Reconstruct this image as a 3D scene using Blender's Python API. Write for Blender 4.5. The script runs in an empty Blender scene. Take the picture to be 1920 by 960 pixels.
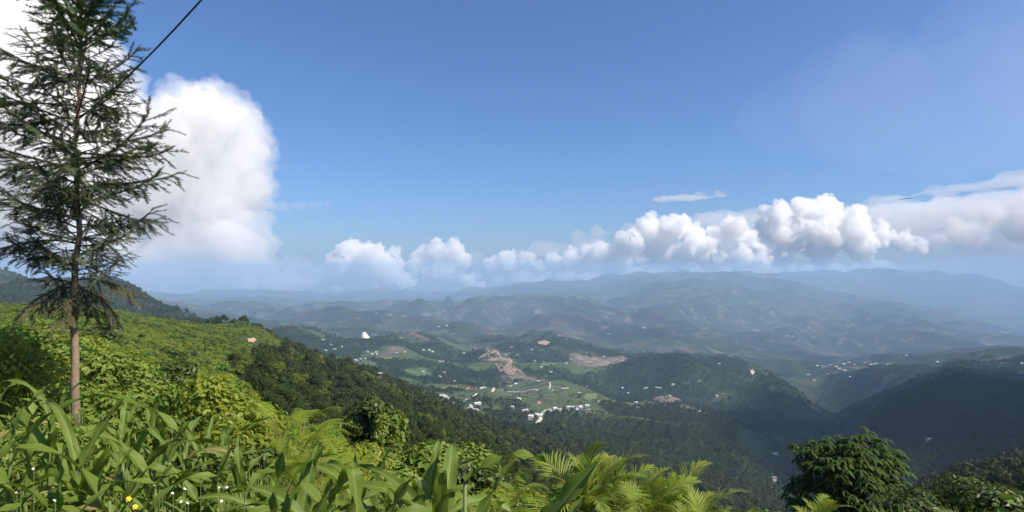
import bpy, bmesh, math, random
import numpy as np
from mathutils import Vector, Matrix, Euler

sc = bpy.context.scene
COL = sc.collection
R = math.radians
PI = math.pi

# ------------------------------------------------------------------ camera, sky, sun, exposure
F = 1100.0                      # focal length in pixels of the 1920 px wide photograph
CX, HY = 960.0, 514.0           # principal column, eye level row
cam = bpy.data.objects.new('camera', bpy.data.cameras.new('camera'))
COL.objects.link(cam)
sc.camera = cam
cam.data.sensor_width = 36
cam.data.lens = 36 * F / 1920
cam.data.clip_start = 0.05
cam.data.clip_end = 150000
cam.rotation_euler = (PI / 2, 0, 0)
cam.data.shift_y = (HY - 480) / 1920

SUN_EL, SUN_AZ = 47, 114        # azimuth clockwise from the view direction
w = bpy.data.worlds.new('World')
sc.world = w
w.use_nodes = True
wn = w.node_tree
sky = wn.nodes.new('ShaderNodeTexSky')
sky.sky_type = 'NISHITA'
sky.sun_disc = False
sky.sun_elevation = R(SUN_EL)
sky.sun_rotation = R(SUN_AZ)
sky.altitude = 0
sky.air_density = 1.0
sky.dust_density = 1.1
sky.ozone_density = 10.0
bgn = wn.nodes['Background']
tint = wn.nodes.new('ShaderNodeMix')
tint.data_type, tint.blend_type = 'RGBA', 'MULTIPLY'
tint.inputs[0].default_value = 1
tint.inputs[7].default_value = (0.97, 1.0, 1.09, 1)     # the camera's white balance of the sky
wn.links.new(sky.outputs[0], tint.inputs[6])
wn.links.new(tint.outputs[2], bgn.inputs[0])
bgn.inputs[1].default_value = 0.088

sun_l = bpy.data.lights.new('sun', 'SUN')
sun_l.energy = 4.6
sun_l.angle = R(0.53)
sun_l.color = (1.0, 0.90, 0.77)
sun = bpy.data.objects.new('sun', sun_l)
COL.objects.link(sun)
_d = Vector((math.sin(R(SUN_AZ)) * math.cos(R(SUN_EL)), math.cos(R(SUN_AZ)) * math.cos(R(SUN_EL)), math.sin(R(SUN_EL))))
sun.rotation_euler = _d.to_track_quat('Z', 'Y').to_euler()

vs = sc.view_settings
vs.view_transform = 'Standard'
vs.look = 'None'
vs.gamma = 1
vs.exposure = 0.63
vs.use_curve_mapping = False
cy = sc.cycles
cy.use_denoising = True
cy.max_bounces = 28
cy.diffuse_bounces = 3
cy.glossy_bounces = 2
cy.transmission_bounces = 4
cy.volume_bounces = 28
cy.transparent_max_bounces = 8
cy.sample_clamp_indirect = 6
cy.use_adaptive_sampling = True
cy.adaptive_threshold = 0.02

# ------------------------------------------------------------------ helpers
def mesh(name, verts, faces, mat=None, smooth=False, attr=None):
    me = bpy.data.meshes.new(name)
    verts = np.asarray(verts, dtype=np.float32).reshape(-1, 3)
    if isinstance(faces, np.ndarray):
        n, k = faces.shape
        me.vertices.add(len(verts))
        me.vertices.foreach_set('co', verts.ravel())
        me.loops.add(n * k)
        me.loops.foreach_set('vertex_index', faces.astype(np.int32).ravel())
        me.polygons.add(n)
        me.polygons.foreach_set('loop_start', np.arange(0, n * k, k, dtype=np.int32))
        me.polygons.foreach_set('loop_total', np.full(n, k, dtype=np.int32))
        me.update(calc_edges=True)
    else:
        me.from_pydata([tuple(map(float, v)) for v in verts], [], faces)
        me.update()
    if mat:
        me.materials.append(mat)
    if smooth:
        me.polygons.foreach_set('use_smooth', np.ones(len(me.polygons), dtype=bool))
    if attr is not None:
        for an, av in attr.items():
            av = np.asarray(av, dtype=np.float32)
            if av.ndim == 1:
                a = me.attributes.new(an, 'FLOAT', 'POINT')
                a.data.foreach_set('value', av)
            else:
                a = me.attributes.new(an, 'FLOAT_COLOR', 'POINT')
                if av.shape[1] == 3:
                    av = np.hstack([av, np.ones((len(av), 1), np.float32)])
                a.data.foreach_set('color', av.ravel())
    return me


def obj(name, me, parent=None, loc=(0, 0, 0), rot=(0, 0, 0), scale=1.0):
    o = bpy.data.objects.new(name, me)
    COL.objects.link(o)
    o.location = loc
    o.rotation_euler = rot
    o.scale = (scale,) * 3 if not hasattr(scale, '__len__') else scale
    if parent:
        o.parent = parent
    return o


def tag(o, label=None, cat=None, group=None, kind=None):
    if label:
        o['label'] = label
    if cat:
        o['category'] = cat
    if group:
        o['group'] = group
    if kind:
        o['kind'] = kind
    return o


def thing(name, label, cat, loc=(0, 0, 0), rz=0, group=None, scale=1.0):
    return tag(obj(name, None, None, loc, (0, 0, rz), scale), label, cat, group)


class MB:
    """collects vertices and faces, builds one mesh"""
    def __init__(self):
        self.v, self.f, self.n, self.a = [], [], 0, []

    def add(self, v, f, a=None):
        v = np.asarray(v, dtype=np.float64).reshape(-1, 3)
        self.v.append(v)
        self.f.extend([tuple(int(i) + self.n for i in q) for q in f])
        self.n += len(v)
        self.a.append(np.zeros(len(v)) if a is None else np.asarray(a, float))

    def build(self, name, mat, smooth=False, attr=None):
        at = {attr: np.concatenate(self.a)} if attr else None
        return mesh(name, np.vstack(self.v), self.f, mat, smooth, at)


def tube(path, radii, n=6):
    path = np.asarray(path, float)
    radii = np.asarray(radii, float)
    m = len(path)
    tan = np.gradient(path, axis=0)
    tan /= np.linalg.norm(tan, axis=1)[:, None] + 1e-9
    up = np.array([0.0, 0, 1]) if abs(tan[0][2]) < 0.9 else np.array([1.0, 0, 0])
    v = []
    for i in range(m):
        s = np.cross(tan[i], up)
        s /= np.linalg.norm(s) + 1e-9
        b = np.cross(s, tan[i])
        for k in range(n):
            a = 2 * PI * k / n
            v.append(path[i] + radii[i] * (math.cos(a) * s + math.sin(a) * b))
    f = []
    for i in range(m - 1):
        for k in range(n):
            k2 = (k + 1) % n
            f.append((i * n + k, i * n + k2, (i + 1) * n + k2, (i + 1) * n + k))
    f.append(tuple(range(n))[::-1])
    f.append(tuple((m - 1) * n + k for k in range(n)))
    return np.array(v), f


def ordinal(i):
    w_ = ['first', 'second', 'third', 'fourth', 'fifth', 'sixth', 'seventh', 'eighth', 'ninth', 'tenth', 'eleventh', 'twelfth',
          'thirteenth', 'fourteenth', 'fifteenth', 'sixteenth', 'seventeenth', 'eighteenth', 'nineteenth', 'twentieth',
          'twenty-first', 'twenty-second', 'twenty-third', 'twenty-fourth', 'twenty-fifth', 'twenty-sixth', 'twenty-seventh',
          'twenty-eighth', 'twenty-ninth', 'thirtieth']
    return w_[i] if i < len(w_) else '%dth' % (i + 1)


# ---- numpy gradient noise
_prm = np.random.RandomState(7).permutation(4096)
_ang = np.random.RandomState(8).rand(4096) * 2 * PI
_gx, _gy = np.cos(_ang), np.sin(_ang)

def pnoise(x, y, seed=0):
    xi = np.floor(x).astype(np.int64)
    yi = np.floor(y).astype(np.int64)
    fx, fy = x - xi, y - yi
    def g(ix, iy, dx, dy):
        h = _prm[(_prm[(ix + seed * 131) & 4095] + iy * 57 + seed * 17) & 4095]
        return _gx[h] * dx + _gy[h] * dy
    u = fx * fx * fx * (fx * (fx * 6 - 15) + 10)
    v = fy * fy * fy * (fy * (fy * 6 - 15) + 10)
    a = g(xi, yi, fx, fy)
    b = g(xi + 1, yi, fx - 1, fy)
    c = g(xi, yi + 1, fx, fy - 1)
    d = g(xi + 1, yi + 1, fx - 1, fy - 1)
    return (a + (b - a) * u + (c - a) * v + (a - b - c + d) * u * v) * 1.5


def fbm(x, y, o=4, seed=0):
    s, a = 0, 1.0
    for k in range(o):
        s = s + a * pnoise(x * 2 ** k, y * 2 ** k, seed + k)
        a *= 0.5
    return s


def sstep(a, b, x):
    t = np.clip((x - a) / (b - a), 0, 1)
    return t * t * (3 - 2 * t)


# ------------------------------------------------------------------ materials
def new_mat(name):
    m = bpy.data.materials.new(name)
    m.use_nodes = True
    nt = m.node_tree
    nt.nodes.clear()
    out = nt.nodes.new('ShaderNodeOutputMaterial')
    return m, nt, out


def N(nt, typ, **kw):
    n = nt.nodes.new(typ)
    for k, v in kw.items():
        setattr(n, k, v)
    return n


def mix_col(nt, fac, a, b, blend='MIX'):
    n = N(nt, 'ShaderNodeMix', data_type='RGBA', blend_type=blend)
    for s, val in ((n.inputs[0], fac), (n.inputs[6], a), (n.inputs[7], b)):
        if isinstance(val, bpy.types.NodeSocket):
            nt.links.new(val, s)
        elif isinstance(val, (tuple, list)):
            s.default_value = (*val[:3], 1)
        else:
            s.default_value = val
    return n.outputs[2]


def ramp(nt, sock, p0, p1):
    n = N(nt, 'ShaderNodeMapRange')
    n.inputs[1].default_value, n.inputs[2].default_value = p0, p1
    nt.links.new(sock, n.inputs[0])
    return n.outputs[0]


def noise_tex(nt, scale, detail=4, coord='Object', rough=0.6):
    if coord == 'World':
        g = N(nt, 'ShaderNodeNewGeometry').outputs['Position']
    else:
        g = N(nt, 'ShaderNodeTexCoord').outputs[coord]
    t = N(nt, 'ShaderNodeTexNoise')
    t.inputs['Scale'].default_value = scale
    t.inputs['Detail'].default_value = detail
    t.inputs['Roughness'].default_value = rough
    nt.links.new(g, t.inputs['Vector'])
    return t.outputs['Fac']


def leaf_mat(name, c1, c2, trans=0.3, rough=0.5, spec=0.3, rib=None, c3=None, blotch=None):
    """leaf: colour varies from leaf to leaf and from plant to plant"""
    m, nt, out = new_mat(name)
    isl = N(nt, 'ShaderNodeNewGeometry').outputs['Random Per Island']
    col = mix_col(nt, isl, c1, c2)
    if c3:
        rnd = N(nt, 'ShaderNodeObjectInfo').outputs['Random']
        col = mix_col(nt, ramp(nt, rnd, 0.25, 1.1), col, c3)
    nz = noise_tex(nt, 3.0, 3, 'World')
    col = mix_col(nt, ramp(nt, nz, 0.35, 0.75), col, tuple(x * 0.72 for x in c2))
    if blotch:
        bz = noise_tex(nt, 22.0, 5, 'World', .7)
        col = mix_col(nt, ramp(nt, bz, .60, .70), col, blotch)
    if rib:
        at = N(nt, 'ShaderNodeAttribute', attribute_name='rib')
        col = mix_col(nt, at.outputs['Fac'], col, rib)
    p = N(nt, 'ShaderNodeBsdfPrincipled')
    p.inputs['Roughness'].default_value = rough
    p.inputs['Specular IOR Level'].default_value = spec
    nt.links.new(col, p.inputs['Base Color'])
    t = N(nt, 'ShaderNodeBsdfTranslucent')
    tc = mix_col(nt, 1.0, col, (1.25, 1.25, 0.55), 'MULTIPLY')
    nt.links.new(tc, t.inputs['Color'])
    mx = N(nt, 'ShaderNodeMixShader')
    mx.inputs[0].default_value = trans
    nt.links.new(p.outputs[0], mx.inputs[1])
    nt.links.new(t.outputs[0], mx.inputs[2])
    nt.links.new(mx.outputs[0], out.inputs['Surface'])
    return m


def solid_mat(name, c1, c2, scale=4.0, rough=0.8, bump=0.0, coord='Object', rand=0.0, spec=0.3):
    m, nt, out = new_mat(name)
    nz = noise_tex(nt, scale, 5, coord)
    col = mix_col(nt, ramp(nt, nz, 0.3, 0.7), c1, c2)
    if rand:
        rnd = N(nt, 'ShaderNodeObjectInfo').outputs['Random']
        col = mix_col(nt, ramp(nt, rnd, 0, 1 / rand), col, tuple(x * 0.45 for x in c2))
    p = N(nt, 'ShaderNodeBsdfPrincipled')
    p.inputs['Roughness'].default_value = rough
    p.inputs['Specular IOR Level'].default_value = spec
    nt.links.new(col, p.inputs['Base Color'])
    if bump:
        b = N(nt, 'ShaderNodeBump')
        b.inputs['Strength'].default_value = bump
        nt.links.new(nz, b.inputs['Height'])
        nt.links.new(b.outputs[0], p.inputs['Normal'])
    nt.links.new(p.outputs[0], out.inputs['Surface'])
    return m


M = {}
M['corn'] = leaf_mat('maize_leaf', (0.115, 0.190, 0.026), (0.165, 0.235, 0.036), 0.36, 0.5, 0.22, rib=(0.27, 0.34, 0.12), c3=(0.090, 0.165, 0.024), blotch=(0.20, 0.185, 0.05))
M['corn_dry'] = leaf_mat('dry_maize_leaf', (0.34, 0.27, 0.11), (0.25, 0.24, 0.07), 0.3, 0.65, 0.15, rib=(0.40, 0.35, 0.18))
M['corn_stalk'] = solid_mat('maize_stalk', (0.10, 0.16, 0.04), (0.15, 0.18, 0.06), 8, 0.55)
M['fern'] = leaf_mat('fern_leaf', (0.17, 0.26, 0.022), (0.27, 0.35, 0.030), 0.38, 0.55, 0.2)
M['fern_stem'] = solid_mat('fern_stem', (0.12, 0.13, 0.03), (0.16, 0.12, 0.04), 9, 0.7)
M['palm'] = leaf_mat('palm_leaflet', (0.165, 0.265, 0.036), (0.27, 0.35, 0.052), 0.38, 0.5, 0.25, c3=(0.29, 0.30, 0.06), blotch=(0.24, 0.19, 0.06))
M['palm_stem'] = solid_mat('palm_rachis', (0.16, 0.17, 0.04), (0.22, 0.19, 0.06), 9, 0.6)
M['grass'] = leaf_mat('grass_blade', (0.103, 0.211, 0.030), (0.217, 0.304, 0.060), 0.35, 0.5, 0.3)
M['drygrass'] = leaf_mat('dry_grass_blade', (0.24, 0.18, 0.06), (0.16, 0.15, 0.04), 0.3, 0.6, 0.2)
M['weed'] = leaf_mat('weed_leaf', (0.103, 0.185, 0.026), (0.217, 0.264, 0.042), 0.35, 0.5, 0.3)
M['bush_yellow'] = leaf_mat('yellow_shrub_leaf', (0.136, 0.194, 0.020), (0.272, 0.315, 0.033), 0.36, 0.5, 0.3)
M['bush_mid'] = leaf_mat('shrub_leaf', (0.091, 0.182, 0.024), (0.169, 0.272, 0.039), 0.32, 0.5, 0.3, c3=(0.209, 0.257, 0.041))
M['bush_dark'] = leaf_mat('dark_shrub_leaf', (0.045, 0.075, 0.014), (0.085, 0.125, 0.022), 0.28, 0.45, 0.35)
M['scrub'] = leaf_mat('scrub_leaf', (0.145, 0.241, 0.024), (0.274, 0.355, 0.039), 0.30, 0.55, 0.2, c3=(0.324, 0.338, 0.045))
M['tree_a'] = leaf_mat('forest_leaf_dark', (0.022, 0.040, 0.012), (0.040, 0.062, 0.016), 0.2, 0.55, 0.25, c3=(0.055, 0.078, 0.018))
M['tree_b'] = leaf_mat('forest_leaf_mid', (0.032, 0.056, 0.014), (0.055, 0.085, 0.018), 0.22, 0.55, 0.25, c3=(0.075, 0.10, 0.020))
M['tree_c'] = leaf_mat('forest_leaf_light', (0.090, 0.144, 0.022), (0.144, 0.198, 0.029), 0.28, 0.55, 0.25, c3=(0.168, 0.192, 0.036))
M['broad'] = leaf_mat('broad_leaf', (0.036, 0.074, 0.012), (0.066, 0.118, 0.018), 0.28, 0.5, 0.2)
M['needle'] = leaf_mat('fir_needles', (0.064, 0.100, 0.048), (0.120, 0.155, 0.075), 0.22, 0.5, 0.3)
M['needle_top'] = leaf_mat('young_fir_needles', (0.055, 0.115, 0.050), (0.10, 0.17, 0.065), 0.2, 0.5, 0.35)
M['needle_dry'] = leaf_mat('old_fir_needles', (0.065, 0.082, 0.034), (0.115, 0.115, 0.045), 0.16, 0.55, 0.3)
M['bark'] = solid_mat('fir_bark', (0.16, 0.115, 0.075), (0.29, 0.215, 0.145), 14, 0.9, 0.6)
M['twig'] = solid_mat('fir_branch_wood', (0.07, 0.055, 0.042), (0.13, 0.10, 0.075), 12, 0.9)
M['wood'] = solid_mat('stem_wood', (0.08, 0.06, 0.04), (0.14, 0.11, 0.07), 10, 0.9)
M['cable'] = solid_mat('cable_sheath', (0.015, 0.045, 0.045), (0.02, 0.055, 0.05), 3, 0.5)
M['petal'] = solid_mat('white_petal', (0.78, 0.78, 0.72), (0.85, 0.85, 0.8), 5, 0.6)
M['disc'] = solid_mat('flower_disc', (0.55, 0.35, 0.03), (0.65, 0.45, 0.05), 30, 0.7)
M['orange'] = solid_mat('orange_petal', (0.75, 0.42, 0.02), (0.8, 0.5, 0.03), 5, 0.6)
M['track'] = solid_mat('pale_track', (0.40, 0.35, 0.27), (0.52, 0.47, 0.38), 0.08, 0.95, coord='World')
M['earth'] = solid_mat('bare_earth', (0.40, 0.24, 0.13), (0.50, 0.33, 0.20), 0.12, 0.95, coord='World')
M['rock'] = solid_mat('pale_quarry_rock', (0.62, 0.56, 0.42), (0.75, 0.70, 0.56), 0.08, 0.9, 0.4, coord='World')
M['wall_white'] = solid_mat('white_wall', (0.46, 0.44, 0.40), (0.60, 0.58, 0.53), 0.4, 0.9)
M['wall_tan'] = solid_mat('tan_wall', (0.52, 0.38, 0.24), (0.62, 0.47, 0.32), 0.4, 0.9)
M['roof_grey'] = solid_mat('grey_roof', (0.28, 0.29, 0.30), (0.40, 0.40, 0.41), 0.5, 0.6)
M['roof_white'] = solid_mat('pale_metal_roof', (0.48, 0.49, 0.50), (0.62, 0.62, 0.63), 0.5, 0.5)
M['roof_red'] = solid_mat('red_roof', (0.45, 0.07, 0.05), (0.55, 0.12, 0.08), 0.5, 0.7)
M['roof_dark'] = solid_mat('dark_tile_roof', (0.13, 0.12, 0.11), (0.20, 0.18, 0.16), 0.5, 0.8)
M['glass'] = solid_mat('dark_window', (0.03, 0.035, 0.04), (0.05, 0.055, 0.06), 1, 0.2)
M['door'] = solid_mat('wooden_door', (0.16, 0.09, 0.05), (0.22, 0.13, 0.07), 2, 0.7)

# ------------------------------------------------------------------ terrain
# columns: picture column -> (distance, row) pairs the land passes through, turned into heights below
LAND = {
    -150: (-2.45, -2.6, [(20, 690), (60, 632), (150, 603), (300, 575), (450, 592), (800, 640), (1600, 507), (2500, 560), (6000, 570), (12000, 552), (23000, 546)]),
    20: (-2.45, -2.6, [(20, 692), (60, 636), (150, 606), (300, 576), (450, 592), (800, 640), (1600, 515), (2500, 560), (6000, 570), (12000, 552), (23000, 546)]),
    130: (-2.45, -2.6, [(20, 702), (60, 645), (150, 612), (300, 580), (450, 592), (800, 650), (1600, 535), (2500, 575), (6000, 580), (12000, 556), (23000, 546)]),
    230: (-2.55, -2.9, [(20, 730), (60, 668), (150, 628), (300, 590), (450, 598), (800, 655), (1550, 533), (2400, 590), (6000, 585), (12000, 556), (23000, 546)]),
    300: (-2.6, -3.1, [(20, 760), (60, 690), (150, 642), (320, 602), (450, 610), (800, 660), (1500, 566), (2200, 620), (6000, 590), (12000, 556), (23000, 546)]),
    350: (-2.65, -3.2, [(20, 780), (60, 705), (150, 655), (330, 612), (480, 616), (800, 660), (1500, 580), (2200, 635), (6000, 590), (12000, 556), (23000, 546)]),
    410: (-2.7, -3.35, [(20, 803), (60, 722), (150, 672), (340, 628), (600, 606), (760, 645), (1500, 604), (2200, 650), (6000, 592), (12000, 556), (23000, 546)]),
    480: (-2.8, -3.5, [(20, 830), (60, 748), (150, 692), (340, 640), (520, 609), (680, 650), (1300, 680), (2500, 645), (3500, 622), (6000, 598), (10000, 562), (23000, 546)]),
    560: (-2.85, -3.7, [(20, 850), (60, 782), (150, 732), (340, 682), (540, 660), (760, 690), (1300, 700), (2400, 622), (3100, 645), (6000, 598), (9000, 574), (23000, 546)]),
    650: (-2.9, -3.9, [(20, 872), (60, 812), (150, 770), (340, 722), (560, 690), (800, 705), (1500, 700), (2600, 655), (3400, 634), (6000, 585), (9000, 575), (23000, 547)]),
    760: (-2.95, -4.05, [(20, 900), (60, 850), (150, 810), (350, 765), (620, 733), (850, 745), (1300, 735), (2000, 692), (2800, 632), (3300, 650), (6000, 590), (9000, 575), (23000, 547)]),
    860: (-3.0, -4.2, [(20, 928), (60, 882), (150, 850), (350, 805), (650, 780), (860, 788), (1300, 755), (2000, 706), (2600, 676), (3500, 640), (5500, 585), (8000, 580), (23000, 547)]),
    950: (-3.0, -4.4, [(20, 955), (60, 915), (150, 888), (350, 848), (650, 812), (880, 806), (1250, 772), (1700, 730), (1950, 712), (2150, 704), (2700, 655), (3500, 642), (5500, 584), (8000, 572), (14500, 539), (17000, 547), (23000, 545)]),
    1050: (-3.05, -4.5, [(20, 985), (60, 955), (150, 928), (350, 888), (650, 842), (900, 815), (1200, 780), (1650, 716), (1950, 726), (2600, 662), (3500, 640), (5000, 602), (8000, 562), (14500, 529), (17000, 537), (23000, 540)]),
    1150: (-3.1, -4.6, [(20, 1015), (60, 995), (150, 968), (350, 922), (650, 870), (950, 828), (1300, 778), (1700, 752), (2200, 712), (3000, 676), (4000, 646), (6000, 588), (9000, 548), (14500, 519), (17000, 529), (23000, 535)]),
    1260: (-3.1, -4.7, [(20, 1040), (60, 1030), (150, 1005), (350, 960), (650, 900), (950, 840), (1300, 778), (1650, 758), (2250, 668), (2650, 695), (3500, 666), (5000, 622), (8000, 532), (9500, 514), (11000, 520), (14500, 513), (17000, 523), (23000, 530)]),
    1370: (-3.1, -4.8, [(20, 1055), (60, 1050), (150, 1030), (350, 995), (650, 930), (950, 850), (1250, 785), (1600, 775), (2300, 694), (2800, 694), (4000, 666), (6000, 600), (8500, 517), (10000, 522), (14500, 514), (17000, 523), (23000, 530)]),
    1480: (-3.1, -4.8, [(20, 1060), (60, 1060), (150, 1050), (350, 1015), (650, 960), (950, 905), (1300, 850), (2000, 745), (2600, 708), (4000, 682), (5200, 640), (8500, 532), (10000, 542), (15000, 515), (18000, 523), (23000, 530)]),
    1560: (-3.1, -4.8, [(20, 1060), (60, 1055), (150, 1040), (350, 1000), (650, 975), (1000, 920), (1500, 850), (2500, 742), (4000, 686), (5000, 660), (8000, 553), (10000, 562), (15000, 509), (18000, 519), (23000, 530)]),
    1660: (-3.1, -4.7, [(20, 1050), (60, 1035), (150, 1000), (350, 962), (480, 965), (700, 905), (950, 785), (1150, 752), (1600, 760), (3000, 692), (4000, 681), (5500, 640), (7500, 572), (10000, 572), (15000, 504), (18000, 515), (23000, 530)]),
    1790: (-3.0, -4.6, [(20, 1030), (60, 995), (150, 950), (400, 898), (550, 910), (700, 880), (950, 758), (1120, 699), (1500, 745), (3000, 676), (4000, 686), (5500, 652), (7500, 596), (10000, 590), (15000, 502), (18000, 513), (23000, 530)]),
    1900: (-3.0, -4.5, [(20, 1010), (60, 965), (150, 920), (400, 875), (550, 888), (700, 845), (950, 750), (1120, 726), (1500, 745), (3000, 664), (4000, 682), (5500, 662), (7500, 625), (10000, 595), (15000, 500), (18000, 511), (23000, 530)]),
    2150: (-3.0, -4.5, [(20, 1010), (60, 965), (150, 920), (400, 860), (550, 870), (700, 830), (950, 765), (1120, 750), (1500, 745), (3000, 665), (4000, 680), (5500, 662), (7500, 640), (10000, 600), (15000, 507), (18000, 513), (23000, 530)]),
}
def far_y(Y):
    return float(np.exp(np.interp(math.log(Y), np.log([1, 2600, 4000, 5500, 8500, 10000, 15000, 18000, 23000]), np.log([1, 2600, 4400, 6500, 10600, 12200, 15800, 17200, 19000]))))


_cols = sorted(LAND)
LR = np.linspace(math.log(0.6), math.log(24500), 260)
_caz, _ce = [], []
for px in _cols:
    z5, z9, far = LAND[px]
    az = math.atan((px - CX) / F)
    pts = [(0.6, -1.62), (1.1, -1.74), (2, -2.25), (3, -2.43), (5, z5 + .118), (9, z9 + .213)] + [(far_y(Y), (HY - py) / F * far_y(Y)) for Y, py in far]
    rr = np.array([p[0] / math.cos(az) for p in pts])
    ee = np.array([p[1] for p in pts]) / rr
    _caz.append(az)
    _ce.append(np.interp(LR, np.log(rr), ee))
AZS = np.linspace(_caz[0], _caz[-1], 240)
_ce = np.array(_ce)
EG = np.array([np.interp(AZS, _caz, _ce[:, j]) for j in range(len(LR))]).T       # az x lnr
for it in range(3):
    P = np.pad(EG, ((2, 2), (0, 0)), mode='edge')
    EG = (P[:-4] + 2 * P[1:-3] + 3 * P[2:-2] + 2 * P[3:-1] + P[4:]) / 9
    P = np.pad(EG, ((0, 0), (1, 1)), mode='edge')
    EG = (P[:, :-2] + 2 * P[:, 1:-1] + P[:, 2:]) / 4

BANDS = [(1.3, .02), (4, .025), (12, .03), (36, .03), (100, .035), (260, .095), (700, .165), (1900, .19), (5000, .08)]

def H(x, y):
    x = np.asarray(x, float)
    y = np.asarray(y, float)
    r = np.hypot(x, y) + 1e-6
    az = np.arctan2(x, y)
    a0, a1 = AZS[0], AZS[-1]
    span = 2 * PI - (a1 - a0)
    t = np.where(az > a1, (az - a1) / span, np.where(az < a0, 1 - (a0 - az) / span, 0))
    azb = np.where((az > a1) | (az < a0), a1 + (a0 - a1) * sstep(0.12, 0.88, t), az)
    u = np.clip((azb - a0) / (a1 - a0) * (len(AZS) - 1), 0, len(AZS) - 1.001)
    v = np.clip((np.log(r) - LR[0]) / (LR[-1] - LR[0]) * (len(LR) - 1), 0, len(LR) - 1.001)
    i, j = u.astype(int), v.astype(int)
    fu, fv = u - i, v - j
    e = (EG[i, j] * (1 - fu) + EG[i + 1, j] * fu) * (1 - fv) + (EG[i, j + 1] * (1 - fu) + EG[i + 1, j + 1] * fu) * fv
    z = e * r
    dd = np.abs((az + 2.4 + PI) % (2 * PI) - PI)
    z = z + sstep(1.15, .3, dd) * 300 * sstep(14, 800, r) * (1 - sstep(1500, 4500, r))     # unseen mountain behind the road, added to raise the haze top
    for k, (lam, amp) in enumerate(BANDS):
        q = lam / r
        g = (sstep(0.018, 0.05, q) if lam < 200 else sstep(.008, .022, q)) * (1 - sstep(0.22, 0.5, q))
        if not np.any(g > 0):
            continue
        n = pnoise(x / lam + 3.1 * k, y / lam - 7.7 * k, k)
        if lam >= 100:
            n = 0.42 - 1.5 * np.abs(n) + 0.3 * n
        z = z + g * amp * lam * n * np.where(r > 11000, .55, 1 - .45 * sstep(8000, 11000, r))
    return z


def hz(x, y):
    return float(H(np.array([x]), np.array([y]))[0])


_YM = np.exp(np.linspace(math.log(2.0), math.log(22500), 2600))

def hit(px, py, y0=2.0, y1=22500.0):
    """where the sight line through a picture point meets the land"""
    Ys = _YM[(_YM >= y0) & (_YM <= y1)]
    xs = (px - CX) / F * Ys
    zs = (HY - py) / F * Ys
    d = zs - H(xs, Ys)
    k = np.nonzero(d <= 0)[0]
    if len(k) == 0:
        k = int(np.argmin(d / Ys))
        return Vector((xs[k], Ys[k], zs[k] - d[k]))
    k = int(k[0])
    if k == 0:
        Y = Ys[0]
    else:
        t = d[k - 1] / (d[k - 1] - d[k] + 1e-9)
        Y = Ys[k - 1] + t * (Ys[k] - Ys[k - 1])
    x = (px - CX) / F * Y
    return Vector((x, Y, hz(x, Y)))


def at(px, Y):
    x = (px - CX) / F * Y
    return Vector((x, Y, hz(x, Y)))


def pxof(x, y):
    return CX + F * x / np.maximum(y, 1e-3)


# land cover as 0..1 masks of the place
SCRUB_Y = np.log([8, 15, 40, 90, 160, 260, 400, 520, 600])
SCRUB_PX = [620, 600, 520, 455, 450, 480, 545, 575, 500]

def cover(x, y):
    r = np.hypot(x, y)
    px = np.where(y > 1, pxof(x, y), np.where(x < 0, -400, 2300))
    ly = np.log(np.maximum(r, 1))
    b = np.interp(ly, SCRUB_Y, SCRUB_PX)
    wob = 46 * fbm(x / 60, y / 60, 3, 21)
    scrub = sstep(25, -25, px - b - wob) * (1 - sstep(540, 620, y + 40 * fbm(x / 90, y / 90, 2, 5)))
    scrub = np.maximum(scrub, 1 - sstep(34, 62, r))
    near = 1 - sstep(930, 1060, r)
    n1 = fbm(x / 330 + 4.2, y / 330, 4, 31)
    n2 = fbm(x / 1500 + 9.2, y / 1100, 4, 41)
    fl = np.where(r < 3600, n1, n2)
    forest = sstep(-0.10, 0.10, fl + 0.10)
    forest = np.maximum(forest, near)
    # wooded hills and open ones
    dome = sstep(1.15, 0.85, np.hypot((px - 1250) / 165, (y - 2250) / 480))
    forest = np.maximum(forest, dome)
    mid = sstep(960, 1000, px) * (1 - sstep(1120, 1260, y))
    forest = np.maximum(forest, mid)
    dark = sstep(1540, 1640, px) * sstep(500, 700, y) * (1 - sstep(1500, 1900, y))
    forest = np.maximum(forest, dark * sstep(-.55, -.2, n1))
    opn = sstep(1.1, 0.8, np.hypot((px - 1000) / 82, (y - 1660) / 190))
    opn = np.maximum(opn, sstep(1.1, .8, np.hypot((px - 720) / 55, (y - 2080) / 160)))
    opn = np.maximum(opn, sstep(1.1, .8, np.hypot((px - 775) / 30, (y - 1500) / 120)))
    opn = np.maximum(opn, sstep(1.1, .8, np.hypot((px - 1080) / 70, (y - 2350) / 230)))
    opn = np.maximum(opn, sstep(1.1, .8, np.hypot((px - 1440) / 60, (y - 1150) / 170)))
    forest = forest * (1 - opn) * (1 - scrub)
    return scrub, forest, dark


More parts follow.
